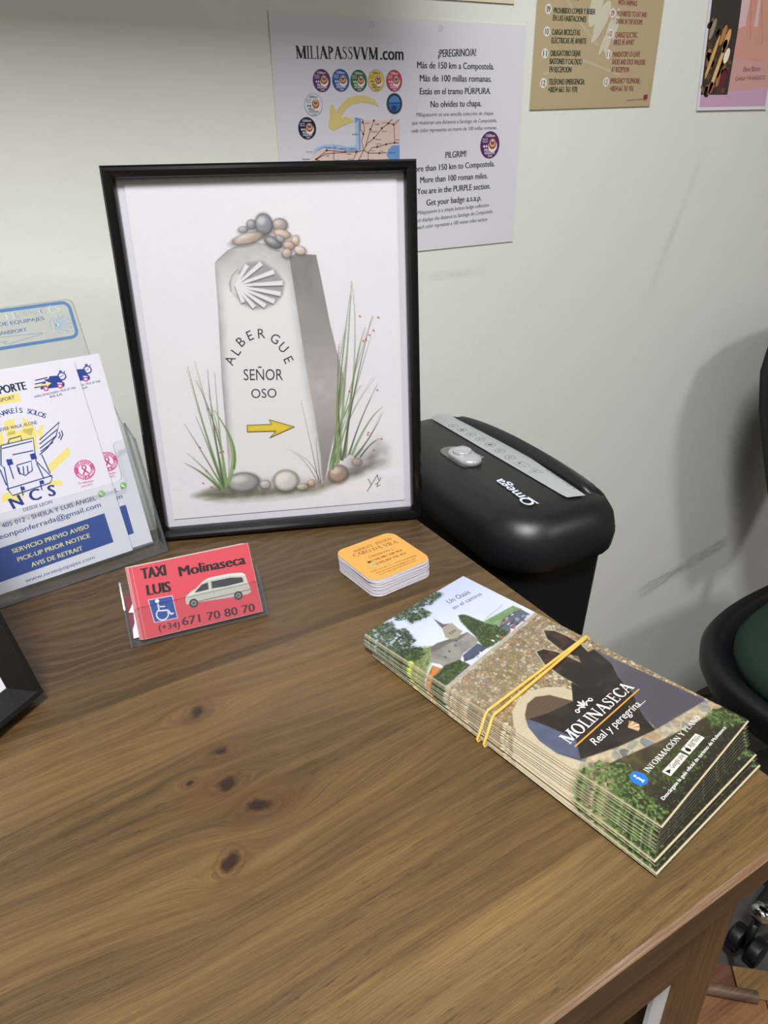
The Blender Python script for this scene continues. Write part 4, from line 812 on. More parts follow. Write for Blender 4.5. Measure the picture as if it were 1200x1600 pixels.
p.poly(circ(bx, by, r0 * 1.05), '8e939c', 9); p.poly(circ(bx, by, r0), '2a3446', 10); p.poly(circ(bx, by, r0 * .78), '4f86c6', 11); p.poly([q for q in circ(bx, by, r0 * .77) if q[1] <= by + 1], '3d6ca8', 12); p.line([(bx - r0 * .8, by + .6), (bx + r0 * .8, by + .6)], .9, '26364e', 13); p.poly(circ(bx - .5, by - r0 * .45, r0 * .36, r0 * .28), '24406a', 13)
for q in PO_HOLES: p.ring(q[0], q[1], 2.6, .7, 'bdbcc4', 2); p.poly(circ(q[0], q[1], 2.3), 'cfced6', 3)
on_wall('information_poster', 'laminated white sheet with badges, a curved arrow and a rail map on the wall', 'poster', p, INK_GLOSS, outline=[tuple(bl_), tuple(br_), tuple(tr_), tuple(tl)], paper='dad9d6')

p = Print(); (x0, y0), (x1, y1) = SA_C[0], SA_C[1]; hh = 297
sl = (y1 - y0) / (x1 - x0); T4 = [(x0, y0), (x1, y1), (x1 + 1.6, y1 + hh), (x0 + .6, y0 + hh)]
p.poly(T4, 'b3a27e'); [p.poly(circ(x, y, a, b, 18, r), 'cbc4b0', 2 + .2 * k) for k, (x, y, a, b, r) in enumerate([(712, 132, 9, 26, -18), (722, 116, 8, 20, -30), (735, 100, 5, 17, -12), (718, 104, 4, 15, -40), (745, 112, 4, 16, -8), (728, 92, 3, 12, -25)])]
for g in [[(655, 140), (690, 110), (720, 90)], [(640, 60), (700, 75), (760, 62)]]: p.line(g, 3, 'bcae8e', 2)
for T in SA_L: p.text(*T, '26352a', .03, L=4)
for T in SA_R: p.text(*T, '7c3238', .022, L=4)
for L_, c_ in ((SA_NL, '26352a'), (SA_NR, '7c3238')):
    for s_, cx, cy, rx, ry, *_ in L_: p.poly(circ(cx, cy, (rx + ry) / 2 * .95), 'dedad2', 3); p.text(s_, cx - 2.6, cy - 2.7, cx + 2.6, cy - 2.7, 5.4, c_, .02, L=5)
for i, T in enumerate([('08', 'NO SE ADMITEN', 'ANIMALES'), ('07', 'SILENCIO DE 22:00', 'A 06:00 HORAS')]):
    yy = 131 + i * 30
    p.text(T[1], SA_L[0][1], yy + 10, SA_L[0][1] + 48, yy + 10, 6, '26352a', .018, L=4); p.text(T[2], SA_L[0][1], yy, SA_L[0][1] + 36, yy, 6, '26352a', .018, L=4)
p.poly(SA_LOGO, '7c3248', 3); p.text(*SA_SM, '3a3230', L=4)
on_wall('house_rules_poster', 'sand coloured poster of numbered house rules in two columns', 'poster', p, INK_GLOSS, outline=T4, paper='b3a27e')

p = Print(); (x0, y0), (x1, y1) = PK_C[0], PK_C[1]; sk = (PK_C[2][0] - x0) / (PK_C[2][1] - y0)
Q = lambda u, v: (x0 + u + v * sk, y0 + v + u * .012)
hh = 210; ww = 148
p.poly([Q(4, 4), Q(ww - 4, 4), Q(ww - 4, hh - 4), Q(4, hh - 4)], 'cf9d98', 1)
p.poly([Q(4, 4), Q(ww - 4, 4), Q(ww - 4, 26), Q(60, 22), Q(4, 18)], 'c9a2bd', 2)
p.poly([Q(4, 18), Q(58, 18), Q(62, 90), Q(60, hh - 4), Q(4, hh - 4)], '3b332e', 3)
for k in range(46):
    u_, v_ = random.uniform(6, 52), random.uniform(20, 95); p.poly(circ(*Q(u_, v_), random.uniform(2, 6), random.uniform(3, 9), 12, random.uniform(0, 180)), random.choice(['8a6236', 'a87a46', '54402e', '2b2522', '6b4c30']), 4)
for (u_, v_, a_, b_, c_) in [(18, 60, 3, 26, 'd9a864'), (30, 46, 3.5, 30, 'e0b878'), (42, 78, 5, 14, 'e2a868'), (46, 62, 5, 9, 'f6ecd0'), (40, 74, 4, 6, 'fff6dc'), (22, 26, 5, 7, 'b46a62'), (44, 36, 6, 11, '6a2032'), (34, 84, 4, 12, 'b98250'), (12, 90, 4, 12, '9a8a7a')]:
    p.poly(circ(*Q(u_, v_), a_, b_, 16, -18), c_, 5)
p.poly([Q(62, 90), Q(ww - 4, 88), Q(ww - 4, hh - 4), Q(60, hh - 4)], 'd9b9bd', 3)
for g in PK_HAND:
    p.poly(g, 'cf9684', 5); p.line([g[0], g[3]], 1.2, 'b87a6a', 6)
p.poly([Q(60, 60), Q(ww - 4, 56), Q(ww - 4, 92), Q(78, 96), Q(62, 92)], 'd0998c', 4)
for T in PK_TXT: p.text(*T, '6a4a50', -.005, L=6)
on_wall('massage_poster', 'small pink poster with candles and hands at the right end of the wall', 'poster', p, INK_GLOSS, gap=.002, outline=[Q(0, 0), Q(ww, 0), Q(ww, hh), Q(0, hh)], paper='e2dfe6')

p = Print(); (x0, y0), (x1, y1) = TOP_C; T4 = [(x1 - 297, y1 - 4.2), (x1, y1), (x1 - 2, y1 + 210), (x1 - 299, y1 + 206)]
p.poly(T4, 'd5cfb4'); p.poly([(a + (4 if i in (0, 3) else -4), b + (4 if i < 2 else -4)) for i, (a, b) in enumerate(T4)], 'ddd8c2', 2)
on_wall('cream_poster', 'cream sheet on the wall cut off by the top of the picture', 'poster', p, INK_GLOSS, outline=T4, paper='d8d3bd')

# ------------------------------------------------------------------ flyer holder and flyers
FMW = plane_mw((.0773, .5394, -.295 + E0), (.9928, .1197, 0), (-.0394, .3264, .9444))
hd = thing('flyer_holder', 'clear acrylic flyer holder with a blue lettered header at the left of the desk', 'holder', mw=FMW)
def plate(name, P, z0, z1, m=None, me=None):
    bm = prism([(x * mm, y * mm) for x, y in P], z0 * mm, z1 * mm)
    for f in bm.faces:
        if abs(f.normal.z) < .5 or len(f.verts) == 4 and f.calc_area() < 1e-9: f.material_index = 1
    bm.normal_update()
    for f in bm.faces: f.material_index = 0 if abs(f.normal.z) > .7 else 1
    return obj(name, bm, [ACRYLIC, ACRYLIC_EDGE], hd)
UL = -130
rr = [(UL, -2.5), (23.5, -2.5), (23.5, 96)] + [(14, 160)] + [(13.4 - 5 + 5 * cos(a), 196 + 5 * sin(a)) for a in np.linspace(0, pi / 2, 6)] + [(UL + 9, 201)] + [(UL, 150)]
plate('back_plate', rr, -6.5, -4.6)
front = [(UL, -8.6), (25, -8.6), (25.2, 86)] + [(25.2 - 1.5, 88)] + [(12 - 5 * sin(a), 84 + 4 * cos(a)) for a in np.linspace(0, pi / 2, 6)] + [(6.8, 64)] + [(1.5 + 5 * cos(a), 62 - 5 * sin(a)) for a in np.linspace(0, pi / 2, 6)] + [(UL + 30, 57), (UL + 25, 88), (UL, 88)]
plate('front_plate', front, 10, 11.8)
def sidewall(x, nm):
    P = [(-2.5, -4.5), (-8.6, 9.9), (86, 9.9), (100, -4.5)]      # (v, n)
    bm = bmesh.new(); A = [bm.verts.new((x * mm, v * mm, n * mm)) for v, n in P]; B = [bm.verts.new(((x + 1.8) * mm, v * mm, n * mm)) for v, n in P]
    for j in range(4): bm.faces.new((A[j], A[(j + 1) % 4], B[(j + 1) % 4], B[j])).material_index = 1
    bm.faces.new(A[::-1]); bm.faces.new(B); return obj(nm, bm, [ACRYLIC, ACRYLIC_EDGE], hd)
sidewall(23.5, 'side_wall'); sidewall(UL, 'side_wall')
bm = bmesh.new(); P = [(-2.4, -4.5), (-8.5, 9.9), (-6.5, 9.9), (-.6, -4.5)]
A = [bm.verts.new((UL * mm, v * mm, n * mm)) for v, n in P]; B = [bm.verts.new((23.4 * mm, v * mm, n * mm)) for v, n in P]
for j in range(4): bm.faces.new((A[j], A[(j + 1) % 4], B[(j + 1) % 4], B[j])).material_index = j % 2
bm.faces.new(A[::-1]); bm.faces.new(B); obj('bottom_plate', bm, [ACRYLIC, ACRYLIC_EDGE], hd)
p = Print()
X1 = 9.6; hb = rrect(-118, X1, 172.5, 202 - 3.2, 5, 6)
p.line(hb, 2.4, '46719f', closed=True)
for T in HD_T: p.text(*T, '44688f', .03)
def outline_text(T, col):
    s_, ax, ay, bx, by, cap = T
    p.serif(s_, ax, ay, bx, by, cap, col, w=1.5); p.serif(s_, ax, ay, bx, by, cap, 'b9bfbd', L=4, w=.7)
for T in HD_F: outline_text(T, '6f7f8c')
hx, hy = HD_SH[0]
for q in HD_SH[1:]:
    p.line([(hx + 2.4, hy), q], .95, '6488ab'); p.line([(hx + 3, hy), (q[0] - .3, q[1])], .35, 'c2cbcf', 3)
p.line([(hx - 1, hy - 3), (hx - 2, hy), (hx - .8, hy + 4), (hx + 2, hy + 6)], .5, '7f9dbb')
p.line(HD_AR, .45, '7a8c9c', closed=True)
o = obj('printed_header', p.build('printed_header', INK_GLOSS), None, hd); o.location = (0, 0, -.0044)

def flyer_print():
    p = Print(); cx = -45.0
    bxx = [(-99.5, 33.2), (-12.5, 35.0), (-12.5, 11.2), (-99.5, 8.7)]
    for r in FL_RAYS: p.poly(r, 'e7d87c', 1)
    p.poly([(FL_TB[0][1] + 10, FL_TB[0][2] - 7.6), (FL_TB[0][3] - 6, FL_TB[0][4] - 7.4), (FL_TB[0][3] - 6, FL_TB[0][4] - 1.2), (FL_TB[0][1] + 10, FL_TB[0][2] - 1.4)], 'e7d87c', 1)
    p.poly(FL_BOX, '2c4a92', 1)
    for T in FL_T: p.text(*T[:6], T[6], .012)
    for T in FL_TB: p.text(*T, '1b2544', .035)
    for T in FL_TY: p.text(*T, 'e8df9a', .02)
    for (s_, x, y), r in zip(FL_NCS, (10, 0, -8)): p.glyph(s_, x, y, 8.2, r, '243a80', .035)
    p.arc_text('CAMINAREÍS SOLOS', FL_ARC, 3.6, '2a3f86', .015)
    p.poly(FL_BAG[0], 'dcdae5', 2); p.poly(FL_BAG[6], 'dcdae5', 2.3)
    for b_ in FL_BAG: p.line(b_, .85, '31487f', 3)
    for cx_, cy_, rx_, ry_, *_ in FL_BUCK: p.poly([(cx_ - rx_, cy_ - ry_), (cx_ + rx_, cy_ - ry_), (cx_ + rx_, cy_ + ry_), (cx_ - rx_, cy_ + ry_)], '24408c', 4)
    x, y, rx, ry = FL_STAMP[:4]; r0 = (rx + ry) / 2
    p.poly(circ(x, y, r0), 'c9568e', 2); p.poly(circ(x, y, r0 * .58), 'e6dfe9', 3)
    for i, ch_ in enumerate('JUNTOS'): a = radians(145 - i * 22); p.glyph(ch_, x + r0 * .78 * cos(a), y + r0 * .78 * sin(a), r0 * .26, math.degrees(a) - 90, 'f2e6ee', .02, L=4)
    for i, ch_ in enumerate('PASO A PASO'):
        if ch_ != ' ': a = radians(205 + i * 13.5); p.glyph(ch_, x + r0 * .78 * cos(a), y + r0 * .78 * sin(a), r0 * .24, math.degrees(a) + 90, 'f2e6ee', .02, L=4)
    p.line([(x - 2.2, y - 3.6), (x + 1.5, y + 1.5), (x + .8, y + 3.6), (x - .8, y + 3.6), (x - 1.5, y + 1.5), (x + 2.2, y - 3.6)], 1.1, 'b83c7c', 5)
    x, y, rx, ry = FL_WA[:4]; p.poly(circ(x, y, rx), '8fc27c', 2); p.poly([(x - rx, y - rx), (x - rx * .2, y - rx * .9), (x - rx * .8, y)], '8fc27c', 2); p.line(quad([(x - 1.1, y + 1.2), (x - 1, y - 1), (x + 1.2, y - 1.1)]), .9, 'eef4ea', 3)
    p.poly(FL_VAN, '24408c', 3); p.poly(FL_VARR, 'e7d87c', 5)
    v = FL_VAN; p.poly([(v[6][0] - 2.2, v[6][1] - .8), (v[6][0] - 4, v[6][1] - .6), (v[7][0] - 4.5, v[7][1] + .2), (v[7][0] - 1, v[7][1] + .5)], 'dfe2ee', 4)
    for q in FL_WH: p.poly(circ(q[0], q[1], 1.9), 'c9568e', 5); p.poly(circ(q[0], q[1], .9), 'e6dfe9', 6)
    for k in range(3): p.line([(v[1][0] - 7 - k, v[1][1] + 2.2 - k * 2.6), (v[1][0] + 2, v[1][1] + 2.6 - k * 2.6)], .8, '24408c', 2)
    x, y, rx, ry = FL_WATCH[:4]; p.ring(x, y, 2.7, .9, '24408c', 4); p.line([(x, y), (x + 1.2, y + 1.2)], .35, 'c0568e', 5); p.line([(x, y), (x - 1.6, y - .3)], .35, '24408c', 5); p.line([(x - 1, y + 3.8), (x + 1, y + 3.8)], 1.0, '24408c', 4); p.line([(x + 2.3, y + 2.6), (x + 3, y + 3.2)], .8, '24408c', 4)
    return p.build('flyer', INK_MATT, w=105, h=155.5, t=.18, paper='dcdae5', x0=-105, y0=0, gain=.86)
fme = flyer_print()
for i, (dx, dy, dz, rz, lab) in enumerate([(0, 0, .003, .006, 'front white luggage flyer with a winged backpack in the clear holder'), (.0176, .0012, .0008, -.012, 'second luggage flyer showing along the right of the front one'), (.0186, -.0006, -.0016, .004, 'rear luggage flyer, only its white right edge showing in the holder')]):
    o = bpy.data.objects.new('flyer', fme); C.objects.link(o); o.matrix_world = FMW @ Matrix.Translation((dx, dy, dz)) @ Matrix.Rotation(rz, 4, 'Z')
    tag(o, lab, 'flyer', 'flyers in the clear holder')

# ------------------------------------------------------------------ taxi card holder and cards
TMW = lean_mw(.0572, .4186, -.2985, -.1488, .6314)
th = thing('card_holder', 'small clear card holder with a red taxi card on the desk', 'holder', mw=TMW)
hd = th
plate('back_plate', [(-11, 1.2), (83.5, 1.2), (83.5, 20), (80, 44), (-9, 44), (-11, 36)], -4.0, -2.9)
plate('front_plate', [(-9, -3.2), (84, -3.2), (84, 20.5), (82.5, 22), (-8, 22), (-9, 21)], 2.4, 3.4)
def cardside(x, top):
    P = [(1.2, -2.8), (-3.1, 2.3), (22, 2.3), (top, -2.8)]
    bm = bmesh.new(); A = [bm.verts.new((x * mm, v * mm, n * mm)) for v, n in P]; B = [bm.verts.new(((x + 1.2) * mm, v * mm, n * mm)) for v, n in P]
    for j in range(4): bm.faces.new((A[j], A[(j + 1) % 4], B[(j + 1) % 4], B[j])).material_index = 1
    bm.faces.new(A[::-1]); bm.faces.new(B); return obj('side_wall', bm, [ACRYLIC, ACRYLIC_EDGE], th)
cardside(-10.2, 42); cardside(82.5, 34)
bm = bmesh.new(); P = [(1.2, -2.8), (-3.1, 2.3), (-2.6, 2.3), (1.7, -2.8)]
A = [bm.verts.new((-9 * mm, v * mm, n * mm)) for v, n in P]; B = [bm.verts.new((82.4 * mm, v * mm, n * mm)) for v, n in P]
for j in range(4): bm.faces.new((A[j], A[(j + 1) % 4], B[(j + 1) % 4], B[j])).material_index = j % 2
bm.faces.new(A[::-1]); bm.faces.new(B); obj('bottom_plate', bm, [ACRYLIC, ACRYLIC_EDGE], th)
p = Print(); p.poly([(.2, .2), (80.2, .2), (80.2, 49.9), (.2, 49.9)], 'dd4c5a')
for T in TX_T: p.text(*T, '17120f', .05)
for T in TX_N: p.text(*T, '3a2020', .028)
p.poly(TX_SQ, 'd8dbe8', 2); cxq = sum(q[0] for q in TX_SQ) / 4; cyq = sum(q[1] for q in TX_SQ) / 4
p.poly([(cxq + (x - cxq) * .94, cyq + (y - cyq) * .94) for x, y in TX_SQ], '2c50a0', 3)
p.poly(circ(*TX_HEAD[:2], 1.3), 'eef0f6', 4)
for l, wd in zip(TX_MAN, (1.2, .8)): p.line(l, wd, 'eef0f6', 4)
x, y = TX_WC[:2]; p.line([(x + 3.9 * cos(t), y + 3.9 * sin(t)) for t in np.linspace(radians(125), radians(385), 20)], .85, 'eef0f6', 4)
p.poly(TX_BODY, 'c9c8bc', 3)
b_ = TX_BODY; p.poly([b_[4], b_[5], b_[6], b_[7], b_[8], (b_[8][0], b_[8][1] - 1.2), (b_[6][0], b_[6][1] - 1.6), (b_[5][0], b_[5][1] - 1.6)], 'e2e1d8', 4)
p.poly([b_[0], b_[1], b_[2], b_[3], (b_[3][0] - .4, b_[3][1] - 3), (b_[1][0] + 1, b_[1][1] - 1.4)], 'd9d8cc', 4)
for g in TX_WIN: p.poly(g, '3c4044', 4)
p.line([TX_WIN[0][2], TX_WIN[0][3]], .5, 'aaa99e', 5); p.line([(TX_WIN[1][0][0] + .3, TX_WIN[1][0][1]), (TX_WIN[1][0][0] + .3, TX_WIN[1][0][1] - 9)], .25, '8d8c82', 5)
p.line(TX_STR, .5, '8c4648', 4)
for q in TX_WH: p.poly(circ(q[0], q[1], 3.0), '26262a', 5); p.poly(circ(q[0], q[1], 2.0), '8e8e92', 6); p.poly(circ(q[0], q[1], .6), '3a3a3e', 7); [p.line([(q[0], q[1]), (q[0] + 1.9 * cos(a), q[1] + 1.9 * sin(a))], .35, '4a4a4e', 7) for a in np.linspace(0, 2 * pi, 6)[:5]]
cme = p.build('taxi_card', INK_MATT, w=80.4, h=50.1, t=.3, paper='d8cfc6', gain=.66)
for i in range(5):
    o = bpy.data.objects.new('taxi_card', cme); C.objects.link(o)
    o.matrix_world = TMW @ Matrix.Translation(((0, -.0022, -.0030, -.0034, -.0040, -.0042)[i], .0002 * i, .0020 - .0006 * i)) @ Matrix.Rotation((0, .004, -.003, .003, .002, -.002)[i], 4, 'Z')
    tag(o, 'front red taxi card with a white van, in the small clear holder' if i == 0 else 'red taxi card behind the front one, only its left edge showing', 'card', 'red taxi cards in the small holder')
p = Print(); p.poly([(0, 0), (70, 0), (70, 30), (0, 30)], '6e2a36')
p.poly([(1, 0), (8, 0), (8.5, 8), (10, 16), (9, 22), (5, 24), (2.5, 20), (1, 18), (4, 17), (3.5, 10), (1.5, 6)], 'e2dde2', 2); p.line([(5, 2), (5.6, 12), (7.5, 19)], .6, '7a3444', 3)
o = bpy.data.objects.new('maroon_card', p.build('maroon_card', INK_MATT, w=70, h=30, t=.3)); C.objects.link(o); o.matrix_world = TMW @ Matrix.Translation((-.0086, .0025, -.0016))
tag(o, 'maroon and white card tucked behind the red taxi cards', 'card')

# ------------------------------------------------------------------ stack of orange hotel cards
scx, scy, syaw = .2381, .4076, .080
def to_local(T, cx, cy, a):
    s_, ax, ay, bx, by, cap = T; f = lambda x, y: ((x - cx * 1000) * cos(a) + (y - cy * 1000) * sin(a), -(x - cx * 1000) * sin(a) + (y - cy * 1000) * cos(a))
    return (s_, *f(ax, ay), *f(bx, by), cap)
cw, chh = 54.5, 54.0; OUT = rrect(-cw / 2, cw / 2, -chh / 2, chh / 2, 8, 6)
p = Print(); p.poly(OUT, 'e0a452')
for T in CO_S: p.serif(*to_local(T, scx, scy, syaw), '4a3222')
for T in CO_T: p.text(*to_local(T, scx, scy, syaw), '4c3420')
for T in CO_B: p.text(*to_local(T, scx, scy, syaw), '4a3020', .02)
f = lambda q: to_local(('', q[0], q[1], q[0], q[1], 1), scx, scy, syaw)[1:3]
x, y = f(CO_WA[0]); p.poly(circ(x, y, 1.9), 'c6dcc0', 3); p.poly(circ(x, y, 1.5), '4f9a5a', 4); p.line(quad([(x - .6, y + .6), (x - .5, y - .5), (x + .7, y - .6)]), .4, 'eef4ea', 5)
x, y = f(CO_WA[1]); p.poly([(x - 1.5, y - 1.1), (x + 1.5, y - 1.1), (x + 1.1, y + .4), (x - 1.1, y + .4)], '4a3222', 3); p.line([(x - 1.6, y + .9), (x + 1.6, y + .9)], .8, '4a3222', 3)
top_me = p.build('hotel_card', INK_MATT, t=.32, paper='e3dfe6', outline=OUT, gain=.84)
plain = Print(); plain.poly(OUT, 'dfdbe4'); plain_me = plain.build('hotel_card', INK_MATT, t=.32, paper='e6e2ea', outline=OUT, gain=.84)
NC = 42
for i in range(NC):
    o = bpy.data.objects.new('hotel_card', top_me if i == NC - 1 else plain_me); C.objects.link(o)
    j = .0 if i == NC - 1 else .00025; lean = (i - NC / 2) / NC * .0012 + (.0006 if i > 30 else 0)
    o.location = (scx + random.uniform(-j, j) - lean * .6, scy + random.uniform(-j, j) + lean * .3, DESK + .00045 + i * .000352); o.rotation_euler = (0, 0, syaw + (0 if i == NC - 1 else random.uniform(-.01, .01) + (.02 if i < 36 else 0)))
    tag(o, 'orange lettered rounded card on top of the small card stack' if i == NC - 1 else 'white edged rounded card under the orange one in the small stack', 'card', 'rounded cards in the small stack')
# ------------------------------------------------------------------ black deep frame at the left edge
th_ = radians(16); un = Vector((.8056, .5925, 0)); nb = Vector((-.5925, .8056, 0)); vv = Vector((0, 0, cos(th_))) + nb * sin(th_)
bw, bh = .17, .22
o_ = Vector((-.0099, .3912, -.2926 + E0)) - un * bw
bf = thing('box_frame', 'deep black frame with a blue barred sheet standing at the left edge of the desk', 'frame', mw=plane_mw(o_, un, vv))
obj('moulding', moulding(bw, bh, [(0, -.024), (0, 0), (.0030, 0), (.0036, -.001), (.0125, -.010), (.0125, -.024)]), BLACK_SATIN, bf)
p = Print()
p.poly([(0, 0), (bw * 1000 - 24.2, 0), (bw * 1000 - 24.2, bh * 1000 - 24.2), (0, bh * 1000 - 24.2)], 'e4e2ea')
p.poly([(8, 14), (bw * 1000 - 44, 14), (bw * 1000 - 44, 60), (8, 60)], 'e4e2ea', 2)
p.line([(bw * 1000 - 39, 6), (bw * 1000 - 39, 80)], 3.4, '2e3f8e', 3); p.line([(10, 6.5), (bw * 1000 - 70, 6.5)], 2.2, '8f93b4', 3)
o = obj('sheet', p.build('sheet', INK_MATT, w=bw * 1000 - 24.2, h=bh * 1000 - 24.2, t=.3), None, bf); o.location = (.0121, .0121, -.0108)
obj('backing_board', box(.002, bw - .002, .002, bh - .002, -.0265, -.0242), HARDBOARD, bf)
obj('easel_strut', loft([[(.06, .15, -.0268), (.11, .15, -.0268), (.11, .15, -.029), (.06, .15, -.029)], [(.055, .0155, -.075), (.115, .0155, -.075), (.115, .0155, -.077), (.055, .0155, -.077)]]), HARDBOARD, bf)

# ------------------------------------------------------------------ brochures
def cover_canvas():
    bw, bh = 98.0, 206.0
    cv = Canvas(bw, bh, .40, 'c5cce6'); X, Y = cv.X, cv.Y
    g = np.clip((Y - 130) / 76, 0, 1)[..., None]; cv.c[:] = hexf('d6dcee') * (1 - g) + hexf('bcc6e6') * g
    cv.c += (vnoise(X, Y, 40, 2, 2)[..., None] - .5) * .05
    rs = np.random.RandomState(3)
    cells = {}
    def stones(P, size, cols, joint, seed, soft=.6, jit=.9, jw=.22):
        W = cv.win(P, 2); x, y = X[W], Y[W]; r = np.random.RandomState(seed)
        m = np.clip(.5 - cv.sdf(P, W) / soft, 0, 1)
        wx = x + (vnoise(x, y, size * 1.5, seed, 2) - .5) * size * .5; gx, gy = np.floor(wx / size).astype(int), np.floor(y / size).astype(int)
        T = r.rand(128, 128, 3); d1 = np.full(x.shape, 1e9); d2 = d1.copy(); idx = np.zeros(x.shape)
        for i in (-1, 0, 1):
            for j in (-1, 0, 1):
                a, b = (gx + i) % 128, (gy + j) % 128; t = T[a, b]
                d = np.hypot(wx - (gx + i + .5 + (t[..., 0] - .5) * jit) * size, y - (gy + j + .5 + (t[..., 1] - .5) * jit) * size)
                n = d < d1; d2 = np.where(n, d1, np.minimum(d2, d)); idx = np.where(n, t[..., 2], idx); d1 = np.minimum(d1, d)
        C_ = np.array([hexf(c) for c in cols]); k = C_[np.clip((idx * len(cols)).astype(int), 0, len(cols) - 1)]
        k = k * (.86 + .28 * vnoise(x, y, size * .4, seed + 1, 2))[..., None]
        e = np.clip((d2 - d1) / (size * jw), 0, 1)[..., None]; k = k * e + hexf(joint) * (1 - e)
        cv.put(W, m, k)
    def leaves(P, n, size, cols, seed, dark=None, inside=0.5):
        r = random.Random(seed); P = np.array(P)
        a, b = P.min(0), P.max(0)
        if dark: cv.poly(P, dark, soft=4, a=.75, mod=lambda x, y, d: np.clip(vnoise(x, y, 5, seed) * 2.2 - .5, 0, 1))
        for _ in range(n):
            for _t in range(30):
                x, y = r.uniform(a[0], b[0]), r.uniform(a[1], b[1]); s_ = False
                for (ax, ay), (bx, by) in zip(P, np.roll(P, -1, 0)):
                    if (ay > y) != (by > y) and x < (bx - ax) * (y - ay) / (by - ay) + ax: s_ = not s_
                if s_: break
            cv.ell(x, y, size * r.uniform(.6, 1.3), size * r.uniform(.3, .6), r.uniform(0, 180), r.choice(cols), soft=.4, a=.92)
    # far hill, houses, church, trees
    cv.poly(BR_HILL, '6f8a58', soft=1, mod=lambda x, y, d: .7 + .5 * vnoise(x, y, 3, 21)); 
    for k in range(6): cv.stroke([(BR_HILL[0][0] + 2 + k * 3.5, BR_HILL[0][1] + .6 + k * .2), (BR_HILL[0][0] + 8 + k * 3.2, BR_HILL[0][1] + 2 + k * .3)], .5, '8fa574', .6)
    cv.poly(BR_HILL2, '6b7a44', soft=3, mod=lambda x, y, d: .6 + .6 * vnoise(x, y, 3, 22)); leaves(BR_HILL2, 130, 1.0, ['7d8a4e', '94964f', '56662f', 'a8a058', '4a5a2c'], 31)
    cv.poly(BR_HOU, '5a6070', soft=.6); H = np.array(BR_HOU); hc = H.mean(0)
    for k in range(26):
        x, y = hc + np.array([rs.uniform(-11, 12), rs.uniform(-7, 8)]); W = cv.win([(x, y)], 3)
        if cv.sdf(BR_HOU, cv.win([(x, y)], .3)).mean() < -.4: cv.poly([(x - 1.6, y - .5), (x + 1.6, y - .4), (x + 1.4, y + .7), (x - 1.5, y + .6)], rs.choice(['3f4656', '9aa0ac', 'c8c4c0', 'b4744a', '6d7484', '343a48']), soft=.3)
    cv.poly(BR_CH, '8f8b82', soft=.5, mod=lambda x, y, d: .85 + .3 * vnoise(x, y, 2, 23)); cv.poly(BR_CH, '6e6a66', soft=1, a=.7, mod=lambda x, y, d: np.clip((vnoise(x, y, 9, 24) - .45) * 3, 0, 1))
    cv.poly(BR_CROOF, '67655f', soft=.5); cv.poly(BR_TOW, '9a9484', soft=.5); cv.poly(BR_SPI, '5c5e66', soft=.4)
    t = np.array(BR_TOW); tc_ = t.mean(0)
    for k in (-1, 0, 1): cv.ell(tc_[0] + k * 2.1, tc_[1] + .3, .55, 1.2, 0, '4b463f', soft=.3)
    cv.stroke([BR_TOW[1], BR_TOW[2], BR_TOW[3]], .5, 'b8b2a2'); c = np.array(BR_CH).mean(0)
    for dx, dy in ((-8, -1), (-2, 1), (5, 2), (9, 5)): cv.ell(c[0] + dx, c[1] + dy, .6, 1.0, 10, '3c3934', soft=.3)
    cv.poly(BR_SLATE, '4b5366', soft=.5); s_ = np.array(BR_SLATE); cv.stroke([s_[0], s_[1]], .5, '8a90a0', .8); cv.stroke([s_[4], s_[2]], .6, '2a2e38', .8)
    cv.poly(BR_ORA, 'c07a3c', soft=.5); o3 = np.array(BR_ORA); cv.poly([o3[0], o3[1], (o3[1] + o3[4]) / 2], '8a5a40', soft=.4)
    cv.poly(BR_CYP, '37482a', soft=1.4); leaves(BR_CYP, 260, .9, ['2c3c22', '45582f', '556838', '37482a', '243018', '66784a'], 33)
    cv.poly(BR_BUSH, '2f3d26', soft=1.5); leaves(BR_BUSH, 170, .9, ['26331d', '3c4d2b', '4f6336', '2a3620', '5d7042'], 34)
    for i, P in enumerate(BR_LEAF): leaves(P, (330, 520, 200)[i], 1.15, ['26331f', '33452a', '1e2818', '42582f', '55703a', '2b3822'], 40 + i, dark='2a3724')
    for cx, cy, rx, ry, *_ in BR_YEL: cv.ell(cx, cy, rx, ry, 20, 'b4c838', soft=1, a=.9); cv.ell(cx + .4, cy + .4, rx * .5, ry * .5, 0, 'd2dc5a', soft=.8, a=.9)
    cols = ['d8d4d2', '9ab0d0', 'c0565c', 'e4e0e0', 'b84a50', '384a74']
    # bridge wall
    (x0, y0), (x1, y1) = BR_PAR
    BR = [(-2, y0 - .5), (x0, y0), (x1, y1), (100, y1 + .3), (100, -2), (-2, -2)]
    stones(BR, 2.5, ['a3977a', '8a7d62', 'b7a98a', '76694f', 'c4b79a', '998460', '867b68', 'ab8a62'], '5c523f', 51, jit=.9)
    W = cv.win([(0, 60), (98, 142)], 0)
    cv.poly([(-2, 30), (-2, 110), (25, 112), (28, 70), (30, 25)], 'b08a5c', soft=16, a=.28, mod=lambda x, y, d: vnoise(x, y, 5, 61) * 1.6)
    cv.poly([(-2, 100), (40, 104), (98, 120), (98, 143), (-2, 136)], '8d8778', soft=8, a=.35, mod=lambda x, y, d: vnoise(x, y, 7, 62) * 1.5)
    cv.poly([(20, 105), (52, 112), (56, 128), (30, 126)], '7d7340', soft=6, a=.55, mod=lambda x, y, d: np.clip(vnoise(x, y, 3, 63) * 2.4 - .7, 0, 1))
    cv.poly([(-2, y0 - 2.6), (98, y1 - 2.0), (98, y1 + .2), (-2, y0 + .2)], 'b5ab98', soft=.5, a=.85, mod=lambda x, y, d: .6 + .6 * vnoise(x, y, 1.5, 64))
